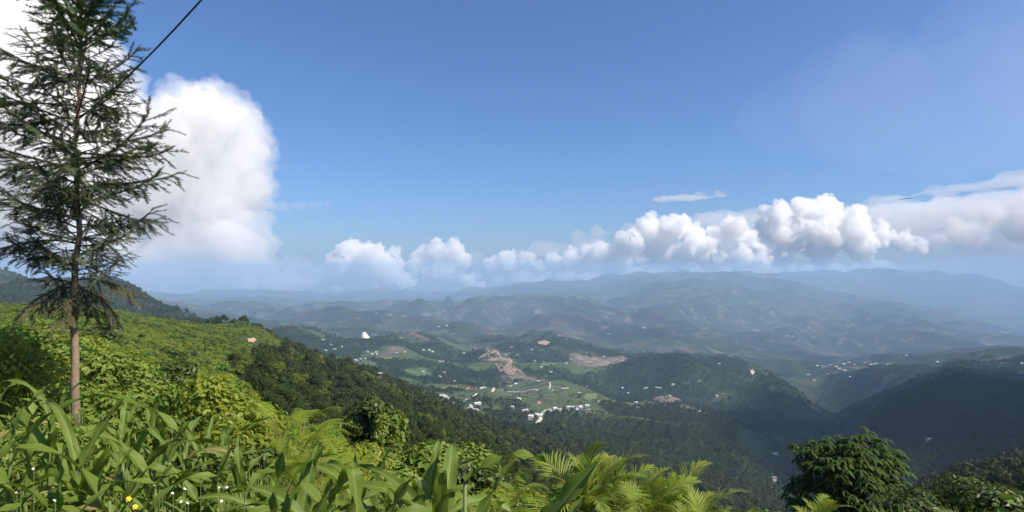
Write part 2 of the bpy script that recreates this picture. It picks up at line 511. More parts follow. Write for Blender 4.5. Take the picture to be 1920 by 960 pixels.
def build_terrain():
    front = np.linspace(R(-50), R(50), 690)
    back = np.linspace(R(50), R(310), 130)[1:-1]
    az = np.concatenate([front, back])
    lr = np.concatenate([np.linspace(math.log(.8), math.log(30), 120)[:-1], np.linspace(math.log(30), math.log(1500), 215)[:-1], np.linspace(math.log(1500), math.log(19000), 300)])
    A, L = np.meshgrid(az, lr, indexing='ij')
    r = np.exp(L)
    x, y = r * np.sin(A), r * np.cos(A)
    z = H(x, y)
    na, nr = A.shape
    v = np.stack([x, y, z], -1).reshape(-1, 3)
    i, j = np.meshgrid(np.arange(na), np.arange(nr - 1), indexing='ij')
    i2 = (i + 1) % na
    f = np.stack([i * nr + j, i2 * nr + j, i2 * nr + j + 1, i * nr + j + 1], -1).reshape(-1, 4)[:, ::-1]
    # the spot under the camera
    c = len(v)
    v = np.vstack([v, [[0, 0, -1.6]]])
    x, y = v[:, 0], v[:, 1]
    rr = np.hypot(x, y)
    scrub, forest, dark = cover(x, y)
    def C(*c_):
        return np.array(c_)[None, :]
    n_a = fbm(x / 120, y / 120, 4, 51)[:, None]
    n_b = fbm(x / 420, y / 420, 4, 61)[:, None]
    n_c = fbm(x / 1300, y / 900, 4, 71)[:, None]
    sel = np.where((rr < 3300)[:, None], n_b, n_c)
    field = C(.062, .088, .034) + (C(.095, .122, .048) - C(.062, .088, .034)) * sstep(-.3, .5, n_a)
    brown = C(.17, .135, .10) + C(.06, .05, .04) * n_a
    bm_ = sstep(.26, .46, sel + .15 * n_a) * sstep(1500, 2100, rr)[:, None]
    px = np.where(y > 1, pxof(x, y), 0)
    bz = sstep(1.1, .7, np.hypot((px - 1110) / 90, (y - 2750) / 330))[:, None] * sstep(-.2, .2, n_a + .1)
    bm_ = np.maximum(bm_ * (1 - .6 * sstep(3000, 5000, rr)[:, None]), bz)
    col = field * (1 - bm_) + brown * bm_
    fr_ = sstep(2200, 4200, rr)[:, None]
    col = col * (1 - .42 * fr_) * (1 + fr_ * C(.05, -.16, .15))  # far land darkened and blued: distance haze painted into the colour
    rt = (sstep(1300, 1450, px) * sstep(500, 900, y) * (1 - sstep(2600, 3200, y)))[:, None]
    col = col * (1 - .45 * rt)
    fcol = C(.024, .040, .014) * (1 + .35 * n_a)
    col = col * (1 - forest[:, None]) + fcol * forest[:, None]
    scol = C(.060, .085, .018) + C(.03, .03, .004) * n_a
    col = col * (1 - scrub[:, None]) + scol * scrub[:, None]
    soil = (1 - sstep(6, 18, rr))[:, None]
    col = col * (1 - soil) + C(.065, .062, .025) * soil
    # the rocky ridge behind the near hill
    rid = (sstep(900, 1150, y) * (1 - sstep(2100, 2500, y)) * sstep(450, 380, px))[:, None]
    col = col * (1 - rid) + (C(.030, .042, .022) + C(.02, .018, .014) * sstep(.1, .6, n_a)) * rid
    col = np.clip(col, .004, 1)
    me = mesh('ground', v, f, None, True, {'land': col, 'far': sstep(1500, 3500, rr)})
    bm = bmesh.new()
    bm.from_mesh(me)
    bm.verts.ensure_lookup_table()
    for k in range(na):
        bm.faces.new((bm.verts[c], bm.verts[k * nr], bm.verts[((k + 1) % na) * nr]))
    bmesh.ops.recalc_face_normals(bm, faces=bm.faces[-na:])
    bm.to_mesh(me)
    bm.free()
    return me, float(z.min()), float(z.max())


def ground_material():
    m, nt, out = new_mat('ground_cover')
    land = N(nt, 'ShaderNodeAttribute', attribute_name='land').outputs['Color']
    far = N(nt, 'ShaderNodeAttribute', attribute_name='far').outputs['Fac']
    pos = N(nt, 'ShaderNodeNewGeometry').outputs['Position']
    def nz(scale, det=5):
        t = N(nt, 'ShaderNodeTexNoise')
        t.inputs['Scale'].default_value = scale
        t.inputs['Detail'].default_value = det
        t.inputs['Roughness'].default_value = .65
        nt.links.new(pos, t.inputs['Vector'])
        return t.outputs['Fac']
    nf = nz(1 / 14.0)
    nm = nz(1 / 90.0)
    col = mix_col(nt, ramp(nt, nf, .35, .7), land, mix_col(nt, 1.0, land, (.55, .6, .6), 'MULTIPLY'))
    # small plots of the far valleys
    vo = N(nt, 'ShaderNodeTexVoronoi')
    vo.inputs['Scale'].default_value = 1 / 120.0
    nt.links.new(pos, vo.inputs['Vector'])
    sep = N(nt, 'ShaderNodeSeparateColor')
    nt.links.new(vo.outputs['Color'], sep.inputs[0])
    pl = N(nt, 'ShaderNodeMath', operation='MULTIPLY')
    nt.links.new(ramp(nt, sep.outputs[0], .72, .76), pl.inputs[0])
    nt.links.new(ramp(nt, nm, .45, .6), pl.inputs[1])
    pl2 = N(nt, 'ShaderNodeMath', operation='MULTIPLY')
    nt.links.new(pl.outputs[0], pl2.inputs[0])
    nt.links.new(far, pl2.inputs[1])
    plc = mix_col(nt, sep.outputs[1], (.13, .11, .09), (.085, .11, .06))
    col = mix_col(nt, pl2.outputs[0], col, plc)
    p = N(nt, 'ShaderNodeBsdfPrincipled')
    p.inputs['Roughness'].default_value = .95
    p.inputs['Specular IOR Level'].default_value = .1
    nt.links.new(col, p.inputs['Base Color'])
    b = N(nt, 'ShaderNodeBump')
    b.inputs['Strength'].default_value = .7
    b.inputs['Distance'].default_value = 9
    nt.links.new(nf, b.inputs['Height'])
    # relief of woods too far to build, flat close by
    bs = N(nt, 'ShaderNodeMath', operation='MULTIPLY')
    bs.inputs[1].default_value = .9
    nt.links.new(far, bs.inputs[0])
    nt.links.new(bs.outputs[0], b.inputs['Strength'])
    nt.links.new(b.outputs[0], p.inputs['Normal'])
    nt.links.new(p.outputs[0], out.inputs['Surface'])
    return m


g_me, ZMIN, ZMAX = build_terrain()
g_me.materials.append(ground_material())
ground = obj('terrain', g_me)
tag(ground, 'green mountain slopes falling into a hazy valley', None, None, 'structure')
print('terrain z', ZMIN, ZMAX)

# ------------------------------------------------------------------ haze
def build_haze():
    top = max(ZMAX, 14) + 6
    x0, x1, y0, y1, z0, z1 = -19500, 19500, -19500, 19500, ZMIN - 1.5, top
    v = [(x, y, z) for x in (x0, x1) for y in (y0, y1) for z in (z0, z1)]
    f = [(0, 1, 3, 2), (4, 6, 7, 5), (0, 4, 5, 1), (2, 3, 7, 6), (0, 2, 6, 4), (1, 5, 7, 3)]
    m, nt, out = new_mat('valley_haze')
    p = N(nt, 'ShaderNodeVolumePrincipled')
    p.inputs['Color'].default_value = (.50, .73, 1.0, 1)
    p.inputs['Density'].default_value = 8.0e-5
    p.inputs['Anisotropy'].default_value = 0.0
    nt.links.new(p.outputs[0], out.inputs['Volume'])
    o = obj('haze', mesh('haze', v, f, m))
    tag(o, 'pale blue haze filling the valley air', None, None, 'stuff')
build_haze()


# ------------------------------------------------------------------ clouds (beyond and above the haze)
def cloud_mat(name, dens, g=0.2, alb=(1, .996, .985)):
    m, nt, out = new_mat(name)
    p = N(nt, 'ShaderNodeVolumePrincipled')
    p.inputs['Color'].default_value = (*alb, 1)
    p.inputs['Density'].default_value = dens
    p.inputs['Anisotropy'].default_value = g
    nt.links.new(p.outputs[0], out.inputs['Volume'])
    return m


_ctex = []
for _s in (2600, 1000, 420, 190):
    _t = bpy.data.textures.new('cloud_billow', 'CLOUDS')
    _t.noise_scale = _s
    _t.noise_depth = 2
    _ctex.append(_t)


def cloud(blobs, label, mat, Y=27500, vox=50, seed=0, puff=8, disp=(0, 450, 480, 320), depth=1.0, flat=None, sub=(.3, .55), fine=3, shell=0):
    rng = random.Random(seed)
    bm = bmesh.new()
    k = Y / F
    bmin = min(b[0] for b in blobs)
    bmax = max(b[0] for b in blobs)
    c = Vector(((0.5 * (bmin + bmax) - CX) * k, Y, 0))
    def ball(x, y, z, r, s=2):
        sx = (1, 1, 1) if not flat else flat
        bmesh.ops.create_icosphere(bm, subdivisions=s, radius=r,
                                   matrix=Matrix.Translation((x, y, z)) @ Matrix.Diagonal((*sx, 1)))
    for px, py, rp in blobs:
        r = rp * k
        x, z = (px - CX) * k - c.x, (HY - py) * k
        y = rng.uniform(-.5, .5) * r * depth
        ball(x, y, z, r, 3)
        for q in range(puff):
            a, e = rng.uniform(0, 2 * PI), math.asin(rng.uniform(-.35, 1))
            rr = r * rng.uniform(*sub)
            d = r * rng.uniform(.7, .95)
            gx, gy, gz = x + d * math.cos(a) * math.cos(e), y + d * math.sin(a) * math.cos(e), z + d * math.sin(e)
            for q2 in range(fine):
                a2, e2 = rng.uniform(0, 2 * PI), math.asin(rng.uniform(-.2, 1))
                ball(gx + rr * .9 * math.cos(a2) * math.cos(e2), gy + rr * .9 * math.sin(a2) * math.cos(e2), gz + rr * .9 * math.sin(e2), rr * rng.uniform(.3, .5), 1)
            ball(x + d * math.cos(a) * math.cos(e), y + d * math.sin(a) * math.cos(e), z + d * math.sin(e), rr, 2)
    me = bpy.data.meshes.new('cloud')
    bm.to_mesh(me)
    bm.free()
    me.materials.append(mat)
    o = obj('cloud', me, None, c)
    md = o.modifiers.new('join', 'REMESH')
    md.mode = 'VOXEL'
    md.voxel_size = vox
    for t, s in zip(_ctex, disp):
        if s:
            md = o.modifiers.new('billow', 'DISPLACE')
            md.texture = t
            md.texture_coords = 'GLOBAL'
            md.strength = s
            md.mid_level = .5
    tag(o, label, 'cloud', 'clouds in the sky')
    if shell:
        bm = bmesh.new()
        for px, py, rp in blobs:
            bmesh.ops.create_icosphere(bm, subdivisions=3, radius=(rp * 1.06 + shell) * k,
                                       matrix=Matrix.Translation(((px - CX) * k - c.x, 0, (HY - py) * k)))
        ms = bpy.data.meshes.new('outer_mist')
        bm.to_mesh(ms)
        bm.free()
        ms.materials.append(cm_mist)
        q = obj('outer_mist', ms, o)
        md = q.modifiers.new('join', 'REMESH')
        md.mode = 'VOXEL'
        md.voxel_size = vox * 1.3
        for t, s in zip(_ctex, (1800, 1500, 700, 0)):
            if s:
                md = q.modifiers.new('billow', 'DISPLACE')
                md.texture = t
                md.texture_coords = 'GLOBAL'
                md.strength = s
                md.mid_level = .5
    return o


cm_mist = cloud_mat('cloud_mist', 1 / 2200)
cm_hard = cloud_mat('cumulus_vapour', 1 / 240)
cm_soft = cloud_mat('soft_cloud_vapour', 1 / 1100, 0.2, (.976, .972, .966))
cm_veil = cloud_mat('veil_vapour', 1 / 3000)
cm_thin = cloud_mat('thin_cloud_vapour', 1 / 900)
cloud([(385, 262, 76), (438, 272, 60), (335, 275, 74), (458, 292, 38), (395, 340, 88), (300, 330, 95), (235, 300, 90), (105, 210, 125),
       (10, 120, 130), (-40, 0, 120), (70, 60, 90), (40, 330, 150), (150, 390, 130), (300, 400, 70), (405, 380, 48), (-120, 250, 180)],
      'huge soft white cloud rising behind the fir tree at left', cm_soft, 29500, 130, 3, 6, (1500, 1300, 600, 0), .8, None, (.3, .5), 0, 20)
cloud([(430, 470, 52), (370, 475, 55), (470, 495, 32), (508, 514, 20), (545, 522, 14), (578, 526, 9), (310, 490, 55), (210, 490, 70), (90, 480, 80), (-40, 480, 90)],
      'soft low white cloud beneath the huge cloud at left', cm_soft, 27600, 110, 4, 5, (700, 700, 350, 0), .8, None, (.3, .5), 0, 18)
cloud([(440, 533, 12), (470, 531, 14), (500, 532, 13), (525, 530, 12), (550, 528, 13), (575, 526, 12), (410, 536, 10)],
      'thin string of small pale cloud above the left horizon', cm_thin, 26600, 60, 5, 5, (0, 300, 250, 120))
cloud([(668, 492, 36), (640, 503, 33), (702, 490, 31), (725, 507, 28), (612, 522, 18), (662, 464, 14), (686, 468, 14), (742, 474, 8),
       (760, 526, 14), (690, 526, 17), (650, 530, 14), (594, 530, 10)],
      'bright cumulus with a triple top, left end of the horizon cloud bank', cm_hard, 27500, 46, 6)
cloud([(850, 468, 21), (822, 473, 19), (796, 486, 20), (868, 490, 20), (838, 503, 25), (876, 524, 13), (902, 531, 8), (806, 518, 16), (780, 500, 16)],
      'rounded cumulus just right of the triple topped one', cm_hard, 28300, 46, 7)
cloud([(922, 494, 14), (950, 490, 16), (986, 489, 14), (1012, 500, 12), (1042, 492, 15), (1075, 484, 17), (1104, 478, 16), (965, 502, 14), (1060, 498, 13)],
      'low broken cloud string in the middle of the horizon bank', cm_hard, 29500, 46, 8)
cloud([(1004, 525, 8), (991, 528, 6), (1017, 524, 8)],
      'tiny flat cloud below the bank, over the distant ridge', cm_hard, 26500, 45, 9, 6, (0, 160, 140, 80), sub=(.4, .6))
cloud([(1096, 486, 16), (1122, 474, 20), (1152, 488, 22), (1178, 455, 24), (1216, 432, 25), (1262, 428, 24), (1300, 440, 22), (1240, 465, 30), (1300, 470, 30),
       (1345, 450, 25), (1370, 424, 20), (1398, 450, 20), (1340, 484, 24), (1390, 484, 20), (1425, 492, 16), (1195, 482, 20), (1275, 490, 18)],
      'wide knobbly cumulus in the bank left of the tallest tower', cm_hard, 28200, 46, 10)
cloud([(1462, 400, 23), (1508, 393, 24), (1553, 399, 26), (1590, 420, 27), (1480, 440, 36), (1540, 445, 40), (1600, 455, 30), (1648, 442, 22),
       (1690, 452, 18), (1722, 462, 14), (1442, 432, 20), (1430, 470, 22), (1470, 480, 20), (1540, 484, 20), (1620, 478, 16)],
      'tallest cumulus tower of the bank on the right', cm_hard, 29000, 46, 11)
cloud([(1790, 432, 22), (1830, 442, 24), (1870, 402, 20), (1903, 430, 28), (1940, 415, 40), (1752, 455, 16), (1990, 430, 50), (2050, 440, 60)],
      'hazy grey white cumulus at the right edge of the picture', cm_thin, 31000, 75, 12)
cloud([(1080, 440, 10), (1130, 434, 14), (1190, 430, 20), (1260, 425, 26), (1340, 420, 30), (1430, 415, 34), (1520, 410, 36), (1600, 408, 38),
       (1690, 402, 40), (1780, 395, 42), (1880, 390, 46), (1990, 380, 50), (1100, 465, 28), (1250, 465, 34), (1400, 460, 36), (1560, 455, 36), (1720, 450, 40), (1860, 450, 40), (960, 478, 20), (1030, 470, 24), (880, 486, 16), (1700, 420, 44), (1840, 415, 46)],
      'broad thin grey white veil of cloud behind the cumulus bank', cm_veil, 42000, 260, 13, 2, (1200, 800, 0, 0), 1.0, (1.9, 1.6, .62))
cloud([(1640, 378, 9), (1690, 370, 13), (1750, 362, 15), (1820, 352, 18), (1900, 342, 20), (1980, 332, 22)],
      'long slanting streak of high cloud at the upper right', cloud_mat('streak_vapour', 1 / 2400), 36000, 120, 14, 3, (500, 300, 0, 0), 1.0, (3.0, 1.5, .38))
cloud([(1240, 374, 10), (1262, 373, 13), (1290, 372, 15), (1318, 370, 13), (1345, 367, 9)],
      'small feathery wisp above the cumulus bank', cm_thin, 33000, 60, 15, 4, (0, 300, 180, 0), 1.0, (2.2, 1.2, .3))
cloud([(530, 388, 10), (560, 384, 9), (590, 382, 8), (615, 382, 5), (500, 385, 12)],
      'faint wisp trailing right from the huge left cloud', cloud_mat('wisp_vapour', 1 / 2600), 29500, 90, 16, 4, (400, 300, 0, 0), 1.0, (1.8, 1.2, .8))

cloud([(600 + 42 * i, 527 - .022 * (42 * i) + 4 * math.sin(i * 1.7), 12 + 4 * math.sin(i * 2.3)) for i in range(29)],
      'low continuous white base of cloud under the cumulus bank', cm_thin, 31500, 80, 21, 5, (300, 400, 260, 0), 1.0, (1.7, 1.2, .9))
cloud([(1480, 215, 70), (1580, 200, 110), (1700, 200, 130), (1830, 200, 150), (1960, 210, 170), (1900, 80, 120), (2080, 120, 170)],
      'faint milky veil of cloud added to pale the right sky', cloud_mat('sky_paling_vapour', 1 / 130000), 46000, 600, 22, 2, (1500, 0, 0, 0), 1.0, (1.3, 1.2, .9), (.3, .5), 0)  # veil added to make the sky paler on this side

# an unseen cloud added beyond the right frame to shade the dark hill
def shade_cloud():
    el, az = R(SUN_EL), R(SUN_AZ)
    hgt = 2600
    c = Vector((1330 + hgt / math.tan(el) * math.sin(az), 1080 + hgt / math.tan(el) * math.cos(az), hgt - 250))
    rng = random.Random(4)
    bm = bmesh.new()
    for k in range(70):
        a, q = rng.uniform(0, 2 * PI), math.sqrt(rng.random())
        r = rng.uniform(170, 330) * (1.15 - .4 * q)
        u, v = math.cos(a) * q * 860, math.sin(a) * q * 520
        bmesh.ops.create_icosphere(bm, subdivisions=2, radius=r, matrix=Matrix.Translation((u * .62 + v * .78, u * .78 - v * .62, rng.uniform(0, 260) * (1 - q) + r * .3)))
    me = bpy.data.meshes.new('cloud')
    bm.to_mesh(me)
    bm.free()
    me.materials.append(cloud_mat('shade_cloud_vapour', 1 / 110))
    o = obj('cloud', me, None, c)
    md = o.modifiers.new('join', 'REMESH')
    md.mode = 'VOXEL'
    md.voxel_size = 40
    for t, s_ in zip(_ctex[2:], (160, 90)):
        md = o.modifiers.new('billow', 'DISPLACE')
        md.texture, md.texture_coords, md.strength, md.mid_level = t, 'GLOBAL', s_, .5
    tag(o, 'unseen cumulus added to shade the dark hill on the right', 'cloud', 'clouds in the sky')
shade_cloud()

# ------------------------------------------------------------------ valley: tracks, fields, houses
CLEAR = []       # (x, y, radius) kept free of trees

def clear(p, r):
    CLEAR.append((p.x, p.y, r))
    u = Vector((p.x, p.y)).normalized()
    CLEAR.append((p.x - u.x * r * 1.3, p.y - u.y * r * 1.3, r * .8))


def strip(name, pts, width, mat, label, lift=.9, y0=300):
    w_ = [hit(px, py, y0) for px, py in pts]
    line = []
    for a, b in zip(w_[:-1], w_[1:]):
        n = max(2, int((b - a).length / 12))
        for k in range(n):
            line.append(a.lerp(b, k / n))
    line.append(w_[-1])
    v, f = [], []
    for i, p in enumerate(line):
        d = (line[min(i + 1, len(line) - 1)] - line[max(i - 1, 0)])
        d.z = 0
        d = d.normalized() if d.length > 0 else Vector((1, 0, 0))
        s = Vector((-d.y, d.x, 0)) * width * (.42 + .16 * random.Random(i).random())
        for q in (p + s, p - s):
            v.append((q.x, q.y, hz(q.x, q.y) + lift))
        if i:
            f.append((2 * i - 2, 2 * i - 1, 2 * i + 1, 2 * i))
        if i % 2 == 0:
            clear(p, width * 1.2 + 4)
    o = obj(name, mesh(name, v, f, mat))
    return tag(o, label, None, None, 'structure')


def patch(name, pts, mat, label, lift=.8, y0=100, cl=12, kind='structure', rings=5):
    w_ = [hit(px, py, y0) for px, py in pts]
    c = sum(w_, Vector()) / len(w_)
    v, f = [(c.x, c.y, hz(c.x, c.y) + lift)], []
    n = len(w_)
    dense = []
    for i in range(n):
        for k in range(4):
            dense.append(w_[i].lerp(w_[(i + 1) % n], k / 4))
    n = len(dense)
    for r_ in range(1, rings + 1):
        for i, p in enumerate(dense):
            t = r_ / rings
            if r_ == rings:
                t *= 1 + .10 * math.sin(i * 2.3) * random.Random(i).random()
            q = c.lerp(p, t)
            v.append((q.x, q.y, hz(q.x, q.y) + lift))
    for i in range(n):
        j = (i + 1) % n
        f.append((0, 1 + i, 1 + j))
        for r_ in range(rings - 1):
            a = 1 + r_ * n
            f.append((a + i, a + n + i, a + n + j, a + j))
    if cl:
        for i in range(0, len(v), 3):
            clear(Vector(v[i]), cl)
    o = obj(name, mesh(name, v, f, mat, True))
    return tag(o, label, None, None, kind)


def field_mat(name, c1, c2, furrow):
    m, nt, out = new_mat(name)
    pos = N(nt, 'ShaderNodeNewGeometry').outputs['Position']
    nz = noise_tex(nt, 1 / 30, 4, 'World')
    col = mix_col(nt, ramp(nt, nz, .3, .7), c1, c2)
    vo = N(nt, 'ShaderNodeTexVoronoi', feature='DISTANCE_TO_EDGE')
    vo.inputs['Scale'].default_value = furrow
    mp = N(nt, 'ShaderNodeMapping')
    mp.inputs['Scale'].default_value = (.6, 1.6, 1)
    nt.links.new(pos, mp.inputs[0])
    nt.links.new(mp.outputs[0], vo.inputs['Vector'])
    col = mix_col(nt, ramp(nt, vo.outputs['Distance'], .04, .10), tuple(x * .45 for x in c1), col)
    p = N(nt, 'ShaderNodeBsdfPrincipled')
    p.inputs['Roughness'].default_value = .95
    nt.links.new(col, p.inputs['Base Color'])
    nt.links.new(p.outputs[0], out.inputs['Surface'])
    return m


fm_brown = field_mat('ploughed_terraces', (.25, .17, .12), (.33, .24, .17), 1 / 42)
fm_dull = field_mat('dull_plough', (.16, .12, .09), (.21, .165, .125), 1 / 48)
fm_green = field_mat('green_crop', (.055, .088, .030), (.078, .115, .036), 1 / 55)
fm_lime = field_mat('lime_crop', (.10, .145, .038), (.125, .165, .045), 1 / 60)
patch('field', [(910, 655), (930, 656), (938, 664), (959, 674), (974, 689), (988, 706), (967, 705), (938, 697), (897, 674), (899, 669)], fm_brown,
      'brown terraced ploughed field on the hillside in the valley centre', y0=1500)
patch('field', [(1075, 667), (1110, 668), (1160, 668), (1185, 673), (1160, 680), (1140, 686), (1110, 684), (1085, 678)], fm_dull,
      'long brown strip of ploughed slope right of the valley centre', y0=1500)
patch('field', [(935, 716), (960, 712), (1000, 711), (1040, 714), (1060, 722), (1064, 738), (1050, 748), (1000, 750), (950, 742), (930, 735)], fm_green,
      'green crop slope crossed by a pale track', y0=1200)
patch('field', [(1098, 738), (1118, 737), (1120, 745), (1105, 752), (1094, 748)], fm_lime, 'small lime green plot above the roadside village', y0=1200)
patch('field', [(715, 671), (742, 669), (744, 673), (715, 675)], fm_lime, 'thin bright green terrace below the left valley houses', y0=1500)
patch('field', [(758, 694), (790, 688), (812, 697), (808, 706), (770, 704)], fm_green, 'oval green field behind the forest slope', y0=1000)
patch('field', [(1000, 679), (1035, 676), (1042, 686), (1015, 694)], fm_lime, 'pale green terrace among the valley farmhouses', y0=1500)
patch('bare_earth', [(464, 636), (474, 634), (481, 638), (476, 643), (466, 643)], M['earth'], 'orange landslip scar on the green knoll', y0=200, lift=.5)
patch('bare_earth', [(709, 704), (715, 702), (718, 708), (712, 711)], M['earth'], 'orange cut bank beside the lone slope house', y0=250, lift=.5)
patch('bare_earth', [(1008, 641), (1022, 638), (1032, 642), (1024, 647), (1010, 645)], M['earth'], 'tan building plot on the far hillside', y0=1500)
patch('bare_earth', [(978, 887), (992, 884), (1003, 887), (994, 890), (980, 890)], M['earth'], 'orange strip of bare track in the dark forest', y0=100, lift=.6, cl=9)
patch('bare_earth', [(1407, 694), (1412, 692), (1415, 699), (1411, 703), (1408, 700)], M['track'], 'pale scar on the right valley slope', y0=1500)
patch('bare_earth', [(1225, 746), (1260, 743), (1280, 752), (1250, 757), (1225, 755)], fm_dull, 'dull brown clearing right of the village', y0=1000)
patch('bare_earth', [(826, 740), (834, 739), (842, 746), (838, 753), (826, 752)], M['track'], 'pale dirt yard beside the forest edge', y0=700)
strip('dirt_track', [(923, 735), (938, 731), (953, 726), (965, 721)], 6, M['track'], 'pale track climbing left of the green crop slope', y0=1000)
strip('dirt_track', [(940, 733), (963, 735), (980, 735), (997, 731), (1013, 733), (1029, 734), (1039, 731)], 7, M['track'], 'pale track running across the green crop slope', y0=1000)
strip('dirt_track', [(1029, 733), (1032, 722), (1031, 717)], 5, M['track'], 'short spur up the green crop slope', y0=1000)
strip('dirt_track', [(1053, 729), (1066, 728)], 7, M['track'], 'short pale track end right of the green crop slope', y0=1000)
strip('dirt_track', [(995, 800), (999, 797), (1007, 794), (1014, 786), (1016, 775), (1023, 770), (1038, 767), (1051, 767), (1070, 765)], 6, M['track'], 'winding pale road through the roadside village', y0=800)
strip('dirt_track', [(1051, 768), (1050, 773), (1046, 778)], 4, M['track'], 'short lane off the village road', y0=800)
strip('dirt_track', [(823, 757), (825, 749), (827, 740)], 8, M['track'], 'broad pale road beside the dirt yard', y0=700)
strip('dirt_track', [(873, 772), (880, 769), (884, 762), (882, 759)], 7, M['track'], 'bent pale road between the lower farm buildings', y0=700)
strip('dirt_track', [(874, 750), (884, 744), (894, 738)], 4, M['track'], 'faint straight lane above the lower farm buildings', y0=700)

# pale rock face of a quarry
def quarry():
    p = hit(683, 633, 2500)
    k = p.y / F
    rng = random.Random(5)
    nx, nz_ = 14, 9
    v, f = [], []
    for j in range(nz_ + 1):
        for i in range(nx + 1):
            u, t = i / nx - .5, j / nz_
            wd = (1 - .78 * t ** 1.2) * 16 * k * (1 + rng.uniform(-.08, .08))
            x = u * wd - 3.5 * k * t + rng.uniform(-.4, .4) * k
            y = 22 * t ** .8 * 1.2 + rng.uniform(-2, 2) - 16 * math.cos(u * 3)
            z = t * 10.5 * k + rng.uniform(-1.2, 1.2)
            v.append((x, y, z - 3))
    n = len(v)
    v += [(a, b + 40, c - 6) for a, b, c in v]
    W_ = nx + 1
    for j in range(nz_):
        for i in range(nx):
            q = (j * W_ + i, j * W_ + i + 1, (j + 1) * W_ + i + 1, (j + 1) * W_ + i)
            f.append(q)
            f.append(tuple(x + n for x in q[::-1]))
    ed = [i for i in range(W_)] + [j * W_ + nx for j in range(1, nz_ + 1)] + [nz_ * W_ + i for i in range(nx - 1, -1, -1)] + [j * W_ for j in range(nz_ - 1, 0, -1)]
    for a, b in zip(ed, ed[1:] + ed[:1]):
        f.append((a, a + n, b + n, b))
    o = obj('quarry_face', mesh('quarry_face', v, f, M['rock']), None, p)
    tag(o, 'pale cream quarry face on a far wooded hill', 'rock face')
quarry()


def house_meshes(L, W, Hh, rh):
    b = MB()
    x, y = L / 2, W / 2
    v = [(-x, -y, -2), (x, -y, -2), (x, y, -2), (-x, y, -2), (-x, -y, Hh), (x, -y, Hh), (x, y, Hh), (-x, y, Hh), (-x, 0, Hh + rh), (x, 0, Hh + rh)]
    b.add(v, [(3, 2, 1, 0), (0, 1, 5, 4), (2, 3, 7, 6), (1, 2, 6, 9, 5), (3, 0, 4, 8, 7)])
    wall = b.v, b.f
    r = MB()
    o_, t = .7, .25
    for s in (-1, 1):
        e = s * (y + o_)
        ez = Hh - rh * o_ / y + .05
        q = [(-x - o_, e, ez), (x + o_, e, ez), (x + o_, 0, Hh + rh + .05), (-x - o_, 0, Hh + rh + .05)]
        q += [(a, b_, c + t) for a, b_, c in q]
        r.add(q, [(0, 1, 2, 3), (4, 7, 6, 5), (0, 4, 5, 1), (1, 5, 6, 2), (2, 6, 7, 3), (3, 7, 4, 0)])
    return b, r


def box_mesh(name, sx, sy, sz, mat):
    v = [(x * sx / 2, y * sy / 2, z * sz) for x in (-1, 1) for y in (-1, 1) for z in (0, 1)]
    return mesh(name, v, [(0, 1, 3, 2), (4, 6, 7, 5), (0, 4, 5, 1), (2, 3, 7, 6), (0, 2, 6, 4), (1, 5, 7, 3)], mat)


HS = []
for L_, W_, h_, r_ in ((10, 7, 3.4, 1.9), (14, 8, 3.6, 2.2), (9, 7.5, 6.2, 1.6), (22, 9, 3.8, 2.4), (30, 11, 5.5, 2.4)):
    b_, ro = house_meshes(L_, W_, h_, r_)
    HS.append((L_, W_, h_, {k: b_.build('wall', M[k]) for k in ('wall_white', 'wall_tan')},
               {k: ro.build('roof', M[k]) for k in ('roof_grey', 'roof_white', 'roof_red', 'roof_dark')}))
DOOR = box_mesh('door', 1.2, .12, 2.1, M['door'])
WIN = box_mesh('window', 1.5, .12, 1.3, M['glass'])
_hr = random.Random(77)

def house(px, py, size, roof, label, group, wall='wall_white', y0=600, rz=None, parts=True, name='house'):
    p = hit(px, py, y0)
    L_, W_, h_, wm, rm = HS[size]
    t = thing(name, label, 'house', (p.x, p.y, p.z + .4), _hr.uniform(-.6, .6) if rz is None else rz, group, .70)
    obj('wall', wm[wall], t)
    obj('roof', rm[roof], t)
    if parts:
        obj('door', DOOR, t, (L_ * .08, -W_ / 2 - .03, 0))
        for sx in (-.3, .34):
            obj('window', WIN, t, (L_ * sx, -W_ / 2 - .03, 1.2))
        if h_ > 5:
            for sx in (-.3, .05, .34):
                obj('window', WIN, t, (L_ * sx, -W_ / 2 - .03, 4.2))
    clear(p, 5 + L_ * .42)
    return t


def cluster(pts, place, group, sizes=(0, 1, 2), roofs=('roof_white', 'roof_grey', 'roof_white', 'roof_dark'), y0=600, parts=True, noun='house'):
    pts = sorted(pts)
    for i, q in enumerate(pts):
        px, py = q[0], q[1]
        rf = q[2] if len(q) > 2 else _hr.choice(roofs)
        sz = q[3] if len(q) > 3 else _hr.choice(sizes)
        col = {'roof_white': 'pale roofed', 'roof_grey': 'grey roofed', 'roof_red': 'red roofed', 'roof_dark': 'dark roofed'}[rf]
        pos = 'leftmost' if i == 0 else 'rightmost' if i == len(pts) - 1 else ordinal(i) + ' from left'
        house(px, py, sz, rf, '%s %s, %s of %s' % (col, noun, pos, place), group, y0=y0, parts=parts)


